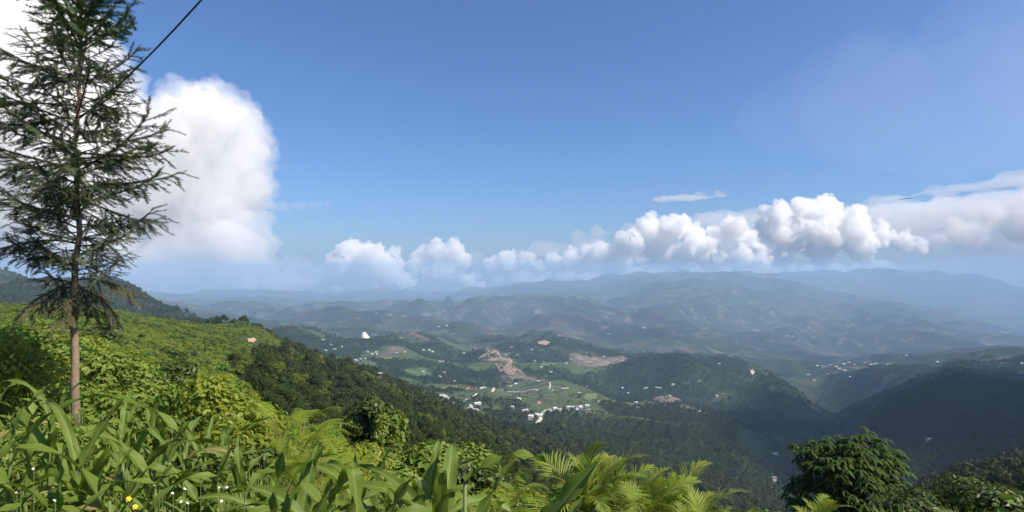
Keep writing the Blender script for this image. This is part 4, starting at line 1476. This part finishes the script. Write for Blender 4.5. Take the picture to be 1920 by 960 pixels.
FL = [(35, 915, 3.0), (28, 925, 2.9), (100, 940, 2.8), (288, 912, 3.1), (296, 918, 3.0), (302, 915, 3.2), (322, 926, 3.0), (345, 918, 3.1), (374, 905, 3.4), (338, 942, 2.8), (410, 915, 3.3), (414, 941, 2.9),
      (424, 915, 3.4), (456, 926, 3.0), (215, 915, 3.0), (456, 955, 2.7), (60, 880, 3.3), (350, 945, 2.8)]
for i, (px, py, Y) in enumerate(sorted(FL)):
    x, z = (px - CX) / F * Y, (HY - py) / F * Y
    t = thing('white_flower', 'small white daisy like flower, %s from the left among the weeds' % ordinal(i), 'flower', (x, Y, hz(x, Y) - .01), 0, 'white flowers among the weeds')
    hh = z - t.location.z
    s = obj('stem', STEM, t, scale=(1, 1, hh / .4))
    for nm, me in (('petals', PET), ('disc', DISC)):
        obj(nm, me, t, (0, .008, hh + .001), (R(20 + (i * 37) % 45), R(rnd.uniform(-35, 35)), rnd.uniform(0, 3)), .28 + .025 * (i % 6))
for px, py, Y, lb in ((250, 953, 2.6, 'orange marigold like flower at the bottom edge'), (238, 938, 2.7, 'orange flower half hidden under the maize')):
    x, z = (px - CX) / F * Y, (HY - py) / F * Y
    t = thing('orange_flower', lb, 'flower', (x, Y, hz(x, Y) - .01), 0, 'orange flowers under the maize')
    hh = z - t.location.z
    obj('stem', STEM, t, scale=(1, 1, hh / .4))
    pm = PET.copy()
    pm.materials[0] = M['orange']
    obj('petals', pm, t, (0, .012, hh), (R(40), 0, .5), .6)
    obj('petals', pm, t, (0, .012, hh + .004), (R(40), 0, 1.0), .5)
    obj('disc', DISC, t, (0, .012, hh + .004), (R(40), 0, 0), .5)

# ---- ferns
def frond_meshes(seed, L=.95, pairs=20):
    r_ = random.Random(seed)
    pts, ang, p = [], [], np.array((0.0, 0, 0))
    seg = pairs + 8
    for i in range(seg + 1):
        t = i / seg
        th = .35 + 1.75 * t ** 1.5
        pts.append(p.copy())
        ang.append(th)
        p = p + np.array((math.sin(th), 0, math.cos(th))) * L / seg
    stem = tube(pts, [.006 * (1 - .8 * i / seg) + .001 for i in range(seg + 1)], 5)
    sm = mesh('rachis', stem[0], stem[1], M['fern_stem'], True)
    V, Fc, o = [], [], 0
    for i in range(8, seg + 1):
        t = (i - 8) / pairs
        wl = .25 * math.sin(min(1, t * 2.2 + .25) * PI / 2) * (1 - t) ** .75 + .012
        d = np.array((math.sin(ang[i]), 0, math.cos(ang[i])))
        up = np.array((-math.cos(ang[i]), 0, math.sin(ang[i])))
        for s in (-1, 1):
            ax = np.array((0, s, 0)) * .9 + d * .42
            ax /= np.linalg.norm(ax)
            perp = d - ax * np.dot(d, ax)
            perp /= np.linalg.norm(perp)
            m = max(4, int(wl / .018))
            for k in range(m):
                u = (k + .5) / m
                c = pts[i] + ax * wl * u - np.array((0, 0, 1)) * wl * .42 * u * u + up * .012 * math.sin(u * 3)
                w2 = .024 * (1 - u) ** .6 * (.4 + .6 * min(1, wl / .2)) + .004
                for q in (-1, 1):
                    tip = c + perp * q * w2 + ax * w2 * .45 - np.array((0, 0, .25)) * w2
                    hw = ax * min(.0085, wl / m * .5)
                    V += [c - hw, c + hw, tip]
                    Fc.append((o, o + 1, o + 2))
                    o += 3
    return sm, mesh('pinnae', np.array(V), np.array(Fc), M['fern'])

FRONDS = [frond_meshes(i, .85 + .1 * i, 13 + i) for i in range(4)]

def fern(px, Y, h, n, label, seed, s=1.0):
    """fronds carried on long stalks"""
    p = at(px, Y)
    r_ = random.Random(seed)
    t = thing('fern', label, 'fern', p, 0, 'bright ferns on the bank')
    for k in range(int(n * 1.9)):
        a = k * 2.4 + r_.uniform(-.4, .4)
        hh = h * r_.uniform(.35, 1.1)
        off = r_.uniform(.03, .28) * h
        x, y = off * math.cos(a), off * math.sin(a)
        st = tube([(0, 0, -.03), (x * .4, y * .4, hh * .55), (x, y, hh)], [.006, .005, .004], 5)
        fr = obj('frond', mesh('stipe', st[0], st[1], M['fern_stem'], True), t)
        rm, pm = FRONDS[r_.randrange(4)]
        rot = (r_.uniform(-.3, .3), r_.uniform(-.2, .55), a)
        sc_ = s * r_.uniform(.45, .85)
        obj('rachis', rm, fr, (x, y, hh - .02), rot, sc_)
        obj('pinnae', pm, fr, (x, y, hh - .02), rot, sc_)
for i, (px, Y, h, n, lb) in enumerate([(548, 7.4, 1.20, 13, 'tallest bright green fern on the bank'), (505, 7.8, 1.05, 11, 'bright fern just left of the tallest one'), (588, 7.0, .85, 11, 'bright fern just right of the tallest one'),
                                       (530, 6.4, .75, 10, 'fern in front of the tallest one'), (615, 7.6, .7, 10, 'lower fern at the right end of the fern bank'), (462, 8.3, .95, 10, 'fern behind the yellow shrub'),
                                       (572, 8.6, 1.0, 10, 'fern behind the tallest one'), (650, 8.2, .6, 8, 'small fern beside the dark shrub'), (930, 6.6, .75, 8, 'fern between front maize row and palms'), (975, 7.2, .8, 9, 'fern left of the palm clump')]):
    fern(px, Y, h, n, lb, 60 + i)

# ---- shrubs
def shrub(px, Y, h, wd, mat, label, seed, n=2600, leaf=.055, group='shrubs on the near slope', kind='low', top=None):
    p = at(px, Y)
    rng = np.random.default_rng(seed)
    t = thing('shrub', label, 'shrub', p, 0, group)
    P, D = crown_points(rng, n, kind)
    P = P * np.array((wd / .9, wd / .9, h))
    v, f = leaf_quads(P, D, leaf * rng.uniform(.6, 1.4, n), rng, .12, 2.0)
    obj('foliage', mesh('foliage', v, f, mat), t)
    b = MB()
    for k in range(7):
        a = k * .9 + rng.uniform(0, .4)
        q = wd * .35 * rng.uniform(.4, 1)
        b.add(*tube([(0, 0, -.05), (q * .4 * math.cos(a), q * .4 * math.sin(a), h * .35), (q * math.cos(a), q * math.sin(a), h * .72)], [.018, .012, .005], 5))
    obj('stems', b.build('stems', M['wood'], True), t)
    return t

shrub(392, 8.6, 1.55, 1.5, M['bush_yellow'], 'yellow green leafy shrub between fir and ferns', 1, 4200, .05)
shrub(438, 7.6, 1.25, 1.1, M['bush_yellow'], 'smaller yellow shrub touching the ferns', 2, 2600, .05)
shrub(345, 9.5, 1.5, 1.4, M['bush_mid'], 'green shrub left of the yellow shrub', 3, 3200, .05)
shrub(405, 7.0, 1.0, 1.2, M['bush_dark'], 'dark low shrub at the foot of the yellow shrub', 4, 2600, .045)
shrub(700, 13.0, 2.15, 1.9, M['bush_dark'], 'dark tall shrub in the middle of the slope', 5, 5200, .085, kind='round')
shrub(725, 12.2, 1.9, 1.0, M['bush_mid'], 'paler leafy shrub for the lit right side of the dark tall shrub', 6, 2000, .08, kind='light')  # paler leaves stand in for sunlight on the dark shrub's right
shrub(668, 14.5, 1.7, 1.6, M['bush_dark'], 'dark shrub just left of the dark tall one', 7, 2600, .08)
shrub(780, 11.0, 1.3, 1.7, M['bush_mid'], 'green spreading shrub behind the front maize', 8, 3000, .07)
shrub(840, 12.5, 1.6, 1.7, M['bush_mid'], 'green rounded shrub right of the spreading one', 9, 3000, .07)
shrub(885, 10.0, 1.1, 1.4, M['bush_dark'], 'dull shrub behind the arching maize leaf', 10, 2400, .06)
shrub(960, 9.5, .9, 1.5, M['bush_yellow'], 'yellowish low shrub left of the palms', 11, 2600, .05)
shrub(1010, 8.6, .8, 1.2, M['bush_mid'], 'low shrub at the left foot of the palms', 12, 2000, .05)
shrub(640, 9.8, 1.2, 1.3, M['bush_yellow'], 'light shrub behind the small fern', 13, 2400, .05)
shrub(60, 11.5, 1.5, 1.8, M['bush_mid'], 'green shrub left of the fir trunk', 14, 2800, .06)
shrub(225, 11.0, 1.6, 1.7, M['bush_mid'], 'green shrub right of the fir trunk', 15, 2800, .06)
shrub(-20, 9.5, 1.4, 1.6, M['bush_yellow'], 'yellow shrub at the left edge', 16, 2800, .05)
shrub(290, 13.0, 1.7, 1.9, M['bush_dark'], 'dark shrub on the slope beyond the fir', 17, 2800, .06)
shrub(185, 14.5, 1.5, 2.0, M['bush_yellow'], 'yellow shrub behind the fir trunk', 18, 2600, .06)
shrub(90, 16.5, 1.8, 2.2, M['bush_yellow'], 'broad yellow shrub on the slope behind the fir', 19, 2600, .065)
shrub(1440, 9.0, 1.0, 1.3, M['bush_mid'], 'low shrub between palms and broadleaf tree', 20, 2000, .05)
shrub(1750, 10.5, 1.1, 1.8, M['bush_dark'], 'dark low shrub right of the broadleaf tree', 21, 2400, .06)
shrub(1870, 10.5, 1.3, 1.8, M['bush_dark'], 'dark shrub in the right corner', 22, 2400, .06)
shrub(1340, 9.2, 1.0, 1.3, M['bush_dark'], 'dark shrub behind the right palms', 23, 2000, .05)

for i, (px, py, h_, w_, mt, lb) in enumerate([
        (185, 655, 2.6, 3.2, 'bush_dark', 'dark bush on the hillside right beside the fir crown'), (325, 682, 2.0, 2.6, 'bush_dark', 'dark hollow bush in the middle of the left hillside'),
        (455, 668, 2.8, 3.4, 'bush_dark', 'dark bush where the hillside meets the forest'), (60, 640, 2.4, 3.0, 'bush_mid', 'green bush high on the hillside left of the fir'),
        (268, 640, 2.2, 2.8, 'bush_mid', 'green bush high on the hillside right of the fir'), (390, 640, 3.0, 3.4, 'bush_mid', 'green bush below the landslip knoll'),
        (240, 700, 1.5, 1.9, 'bush_yellow', 'yellow bush low on the hillside right of the fir'), (300, 722, 1.4, 1.9, 'bush_dark', 'dark bush low on the hillside above the maize'),
        (30, 690, 1.4, 2.0, 'bush_dark', 'dark bush at the far left above the maize'), (420, 705, 1.8, 2.3, 'bush_mid', 'green bush above the yellow shrub'),
        (350, 655, 2.2, 2.6, 'bush_yellow', 'pale bush in the middle of the left hillside'), (130, 622, 3.0, 3.6, 'bush_dark', 'dark bush near the hill crest behind the fir trunk')]):
    q = hit(px, py, 14, 400)
    shrub(px, q.y, h_, w_, M[mt], lb, 300 + i, 1500, .16 if q.y > 40 else .10, 'bushes on the left hillside', ('low', 'round', 'wide')[i % 3])

# ---- palms
def palm_frond(seed, L, pairs=24, bend=1.3, th0=.3):
    r_ = random.Random(seed)
    pts, ang, p = [], [], np.array((0.0, 0, 0))
    seg = pairs + 7
    for i in range(seg + 1):
        t = i / seg
        th = th0 + bend * t ** 1.6
        pts.append(p.copy())
        ang.append(th)
        p = p + np.array((math.sin(th), 0, math.cos(th))) * L / seg
    st = tube(pts, [.011 * (1 - .85 * i / seg) + .0012 for i in range(seg + 1)], 5)
    sm = mesh('rachis', st[0], st[1], M['palm_stem'], True)
    V, Fc, o = [], [], 0
    for i in range(6, seg + 1):
        t = (i - 6) / (pairs + 1)
        wl = L * .36 * (r_.uniform(.8, 1.06)) * (math.sin(min(1, t * 1.6 + .35) * PI / 2)) * (1 - .62 * t ** 2)
        d = np.array((math.sin(ang[i]), 0, math.cos(ang[i])))
        up = np.array((-math.cos(ang[i]), 0, math.sin(ang[i])))
        for s in (-1, 1):
            ax = np.array((0, s, 0)) * (.86 - .45 * t) + d * (.55 + .5 * t) + up * .25
            ax += np.array([r_.uniform(-.11, .11) for _ in range(3)])
            ax /= np.linalg.norm(ax)
            nrm = up
            sd = np.cross(ax, nrm)
            sd /= np.linalg.norm(sd)
            for k, (u, wf) in enumerate(((0, .4), (.3, 1), (.65, .8), (1, .04))):
                c = pts[i] + ax * wl * u - np.array((0, 0, 1)) * wl * .22 * u * u
                V += [c - sd * .0105 * wf, c + sd * .0105 * wf]
            for k in range(3):
                Fc.append((o + 2 * k, o + 2 * k + 1, o + 2 * k + 3, o + 2 * k + 2))
            o += 8
    return sm, mesh('leaflets', np.array(V), np.array(Fc), M['palm'])

PF = [palm_frond(i, 1.0 + .08 * (i % 3), 24, 1.0 + .25 * i, .12 + .09 * i) for i in range(5)]

def palm(px, Y, label, seed, n=10, s=1.0, base=.3):
    p = at(px, Y)
    r_ = random.Random(seed)
    t = thing('palm', label, 'palm', p, 0, 'young palms on the bank')
    v, f = tube([(0, 0, -.05), (.01, 0, base * .5), (0, .01, base)], [.05, .045, .03], 8)
    obj('trunk', mesh('trunk', v, f, M['wood'], True), t)
    for k in range(n):
        u = k / n
        rm, lm = PF[min(4, int(u * 5))]
        a = k * 2.4 + r_.uniform(-.3, .3)
        fr = obj('frond', rm, t, (0, 0, base - .02), (r_.uniform(-.3, .3), r_.uniform(-.25, .25), a), s * r_.uniform(.65, 1.15))
        obj('leaflets', lm, fr)
for i, (px, Y, n, s, b_, lb) in enumerate([(1100, 7.0, 11, 1.08, .55, 'tall palm at the left of the palm clump'), (1155, 7.6, 11, 1.05, .6, 'palm second from left in the palm clump'), (1205, 6.8, 11, 1.0, .5, 'palm in the middle of the palm clump'),
                                           (1262, 7.4, 11, 1.0, .45, 'palm second from right in the palm clump'), (1305, 6.7, 10, .95, .35, 'yellowing palm at the right of the palm clump'), (1050, 7.6, 9, .8, .3, 'small yellow palm left of the clump'),
                                           (1395, 7.4, 7, .6, .2, 'low palm alone right of the clump'), (1530, 8.2, 7, .72, .4, 'small palm in front of the broadleaf tree'), (1140, 6.2, 8, .8, .1, 'low palm in front of the palm clump')]):
    palm(px, Y, lb, 40 + i, n + 4, s * .87, b_ + .22)

# ---- broadleaf tree
def whorl_leaf(L, W):
    v, f = [], []
    for i, (t, wf, dz) in enumerate(((0, .1, 0), (.25, .8, -.05), (.55, 1, -.2), (.8, .65, -.42), (1, .03, -.62))):
        for s, q in ((-1, .12), (0, 0), (1, .12)):
            v.append((t * L, s * wf * W * .5, dz * L + q * W * wf))
        if i:
            o = (i - 1) * 3
            f += [(o, o + 1, o + 4, o + 3), (o + 1, o + 2, o + 5, o + 4)]
    return np.array(v), f


def broad_tree(px, Y, ztop, rad, label, seed):
    p = at(px, Y)
    h = ztop - p.z
    rng = np.random.default_rng(seed)
    t = thing('broadleaf_tree', label, 'tree', p)
    b = MB()
    b.add(*tube([(0, 0, -.1), (.03, 0, h * .25), (-.02, .03, h * .5), (0, 0, h * .8)], [.09, .075, .055, .02], 8))
    LV, LF = whorl_leaf(.175, .058)
    V, Fc, o = [], [], 0
    nW = 820
    cz = h * .56
    for k in range(nW):
        d = rng.normal(size=3)
        d /= np.linalg.norm(d)
        if d[2] < -.55:
            d[2] = abs(d[2])
        lump = 1 + .13 * math.sin(3 * math.atan2(d[1], d[0]) + 1.3) + .10 * math.sin(7 * d[2] + 4 * d[0])
        c = np.array((0, 0, cz)) + d * np.array((rad, rad, h * .44)) * lump * (.62 + .4 * rng.random() ** .5)
        if k % 9 == 0:
            b.add(*tube([(0, 0, h * rng.uniform(.2, .5)), tuple(c * np.array((.5, .5, .8))), tuple(c)], [.022, .014, .006], 4))
        m = rng.integers(5, 8)
        tilt = d * .55
        for q in range(m):
            a = 2 * PI * q / m + rng.uniform(-.25, .25)
            ca, sa = math.cos(a), math.sin(a)
            s = rng.uniform(.75, 1.2)
            X = LV * s
            W_ = np.stack([X[:, 0] * ca - X[:, 1] * sa, X[:, 0] * sa + X[:, 1] * ca, X[:, 2]], 1)
            W_ = W_ + W_[:, :1] * 0 + np.outer(np.hypot(W_[:, 0], W_[:, 1]), tilt) * .35
            V.append(W_ + c)
            Fc += [tuple(i_ + o for i_ in fc) for fc in LF]
            o += len(LV)
    obj('trunk', b.build('trunk', M['wood'], True), t)
    obj('crown', mesh('crown', np.vstack(V), np.array(Fc), M['broad'], True), t)
broad_tree(1592, 13.5, -3.78, 1.18, 'dark rounded broadleaf tree with drooping leaf clusters at lower right', 3)

# ---- the fir
def fir_branch(seed, L, droop, lift, side_n, mat, side_l=.34, dens=1.0):
    """woody branch with side shoots; needles in two flat rows"""
    r_ = random.Random(seed)
    def curve(p0, d0, L, g, up, n=9):
        p, d, out = np.array(p0, float), np.array(d0, float), []
        for i in range(n + 1):
            out.append(p.copy())
            t = i / n
            d = d + np.array((0, 0, -g * (1 - t) + up * t)) / n
            d /= np.linalg.norm(d)
            p = p + d * L / n
        return np.array(out)
    main = curve((0, 0, 0), (1, 0, .25), L, droop, lift, 12)
    w = MB()
    w.add(*tube(main, np.linspace(.015, .004, len(main)), 5))
    shoots = [(main, .35)]
    for k in range(side_n):
        u = .22 + .74 * k / side_n + r_.uniform(-.03, .03)
        i = min(11, int(u * 12))
        p = main[i] + (main[i + 1] - main[i]) * (u * 12 - i)
        d = main[i + 1] - main[i]
        d /= np.linalg.norm(d)
        s = 1 if k % 2 else -1
        dd = d * .75 + np.array((-d[1], d[0], 0)) * s * .8 + np.array((0, 0, r_.uniform(-.35, .25)))
        dd /= np.linalg.norm(dd)
        c = curve(p, dd, side_l * (1.15 - .5 * u) * r_.uniform(.6, 1.25), r_.uniform(.5, 2.6), r_.uniform(.2, 2.6), 8)
        w.add(*tube(c, np.linspace(.006, .0025, len(c)), 4))
        shoots.append((c, 0))
        if r_.random() < .55:
            j = 4
            d2 = c[j + 1] - c[j]
            d2 /= np.linalg.norm(d2)
            d2 = d2 + np.array((-d2[1], d2[0], r_.uniform(-.6, .1))) * r_.choice((-1, 1)) * .7
            d2 /= np.linalg.norm(d2)
            c2 = curve(c[j], d2, side_l * .5 * r_.uniform(.6, 1.2), r_.uniform(.3, 1.2), r_.uniform(.3, 1.2), 6)
            w.add(*tube(c2, np.linspace(.004, .002, len(c2)), 4))
            shoots.append((c2, 0))
    V, Fc, o = [], [], 0
    for c, start in shoots:
        seg = np.linalg.norm(np.diff(c, axis=0), axis=1)
        tot = seg.sum()
        n = int(tot / .0045 * dens)
        cum = np.concatenate([[0], np.cumsum(seg)]) / tot
        for k in range(n):
            u = start + (1 - start) * (k + .5) / n
            i = min(len(seg) - 1, int(np.searchsorted(cum, u) - 1))
            i = max(i, 0)
            p = c[i] + (c[i + 1] - c[i]) * (u - cum[i]) / (cum[i + 1] - cum[i] + 1e-9)
            d = c[i + 1] - c[i]
            d /= np.linalg.norm(d) + 1e-9
            sd = np.cross(d, (0, 0, 1.0))
            sd /= np.linalg.norm(sd) + 1e-9
            up = np.cross(sd, d)
            s = 1 if k % 2 else -1
            ln = .054 * (1 - .45 * max(0, u - .75) / .25) * r_.uniform(.75, 1.15)
            nd = sd * s * .8 + d * .55 + up * r_.uniform(-.6, .8)
            nd /= np.linalg.norm(nd)
            V += [p - d * .0052, p + d * .0052, p + nd * ln]
            Fc.append((o, o + 1, o + 2))
            o += 3
    return w.build('branch', M['twig'], True), mesh('needles', np.array(V), np.array(Fc), mat)


def build_fir():
    Y = 9.0
    bx = (138 - CX) / F * Y
    zb = hz(bx, Y)
    top = 4.78
    h = top - zb
    t = thing('fir_tree', 'sparse young fir with bare lower trunk and drooping branches at left', 'tree', (bx, Y, zb))
    pts = [(.10 * k / 16 + .03 * math.sin(k * 1.1) + .012 * math.sin(k * 2.9), .02 * math.cos(k * 1.7), -.1 + (h + .1) * k / 16) for k in range(17)]
    v, f = tube(pts, [.060 * (1 - k / 16.6) ** 1.05 + .006 for k in range(17)], 10)
    obj('trunk', mesh('trunk', v, f, M['bark'], True), t)
    live = [fir_branch(10 + i, 1.35, (.6, 1.2, .4, 1.0, 1.6, .8)[i], (2.2, 2.6, 1.6, 1.5, 3.0, 2.0)[i], 17, M['needle'], .46) for i in range(6)]
    young = [fir_branch(30 + i, .95, -.1, .5 + .2 * i, 13, M['needle_top'], .34, 1.5) for i in range(3)]
    old = [fir_branch(50 + i, 1.0, 1.5 + .3 * i, -.1, 15, M['needle_dry'], .42, 1.0) for i in range(3)]
    r_ = random.Random(8)
    def trunk_at(z):
        k = min(15, max(0, int((z + .1) / (h + .1) * 16)))
        return pts[k][0], pts[k][1]
    z = 2.1
    a = .4
    while z < h - .05:
        u = (z - 2.1) / (h - 2.15)
        wz = z + zb                      # height against the eye
        m = 5 if u < .7 else 4
        rad = np.interp(u, [0, .12, .26, .42, .6, .75, .86, .95, 1], [.78, 1.12, 1.5, 1.54, 1.28, 1.16, 1.06, .7, .3])
        for q in range(m):
            a += 2.4 + r_.uniform(-.35, .35)
            zz = z + r_.uniform(-.09, .09)
            tx, ty = trunk_at(zz)
            if u > .74:
                me = r_.choice(young)
                base, pitch = .95, -.30 - .55 * (u - .74) / .26
            elif u < .07:
                me = r_.choice(old)
                base, pitch = 1.0, .12
            elif r_.random() < .07 and u < .4:
                me = r_.choice(old)
                base, pitch = 1.0, .1
            else:
                me = r_.choice(live)
                base, pitch = 1.35, -.08
            s = rad / base * r_.uniform(.72, 1.1)
            if r_.random() < .12 and u < .7:
                s *= .6
            elif r_.random() < .3:
                s *= .62
            br = obj('branch', me[0], t, (tx, ty, zz), (r_.uniform(-.15, .15), pitch + r_.uniform(-.3, .3), a), (s, s * .95, s))
            obj('needles', me[1], br)
        for q in range(1):                # short inner shoots
            a += 2.4
            tx, ty = trunk_at(z)
            me = r_.choice(young if u > .74 else live)
            s = rad * r_.uniform(.28, .45)
            br = obj('branch', me[0], t, (tx, ty, z + r_.uniform(-.06, .06)), (r_.uniform(-.5, .5), r_.uniform(-.7, .3), a), s)
            obj('needles', me[1], br)
        z += (.115 if u < .22 else .155 if u < .72 else .12) * r_.uniform(.6, 1.5)
build_fir()

# ---- the cable
def cable():
    Y0, Y1 = 9.15, 6.0
    a = Vector(((150 - CX) / F * Y0, Y0, (HY - 222) / F * Y0))
    b = Vector(((470 - CX) / F * Y1, Y1, (HY + 105) / F * Y1))
    pts = []
    for k in range(31):
        t = k / 30
        p = a.lerp(b, t)
        p.z -= .10 * math.sin(PI * t)
        pts.append(tuple(p))
    v, f = tube(pts, [.0105] * 31, 8)
    o = obj('cable', mesh('cable', v, f, M['cable'], True))
    tag(o, 'dark green cable slanting from the fir up past the top edge', 'cable')
cable()
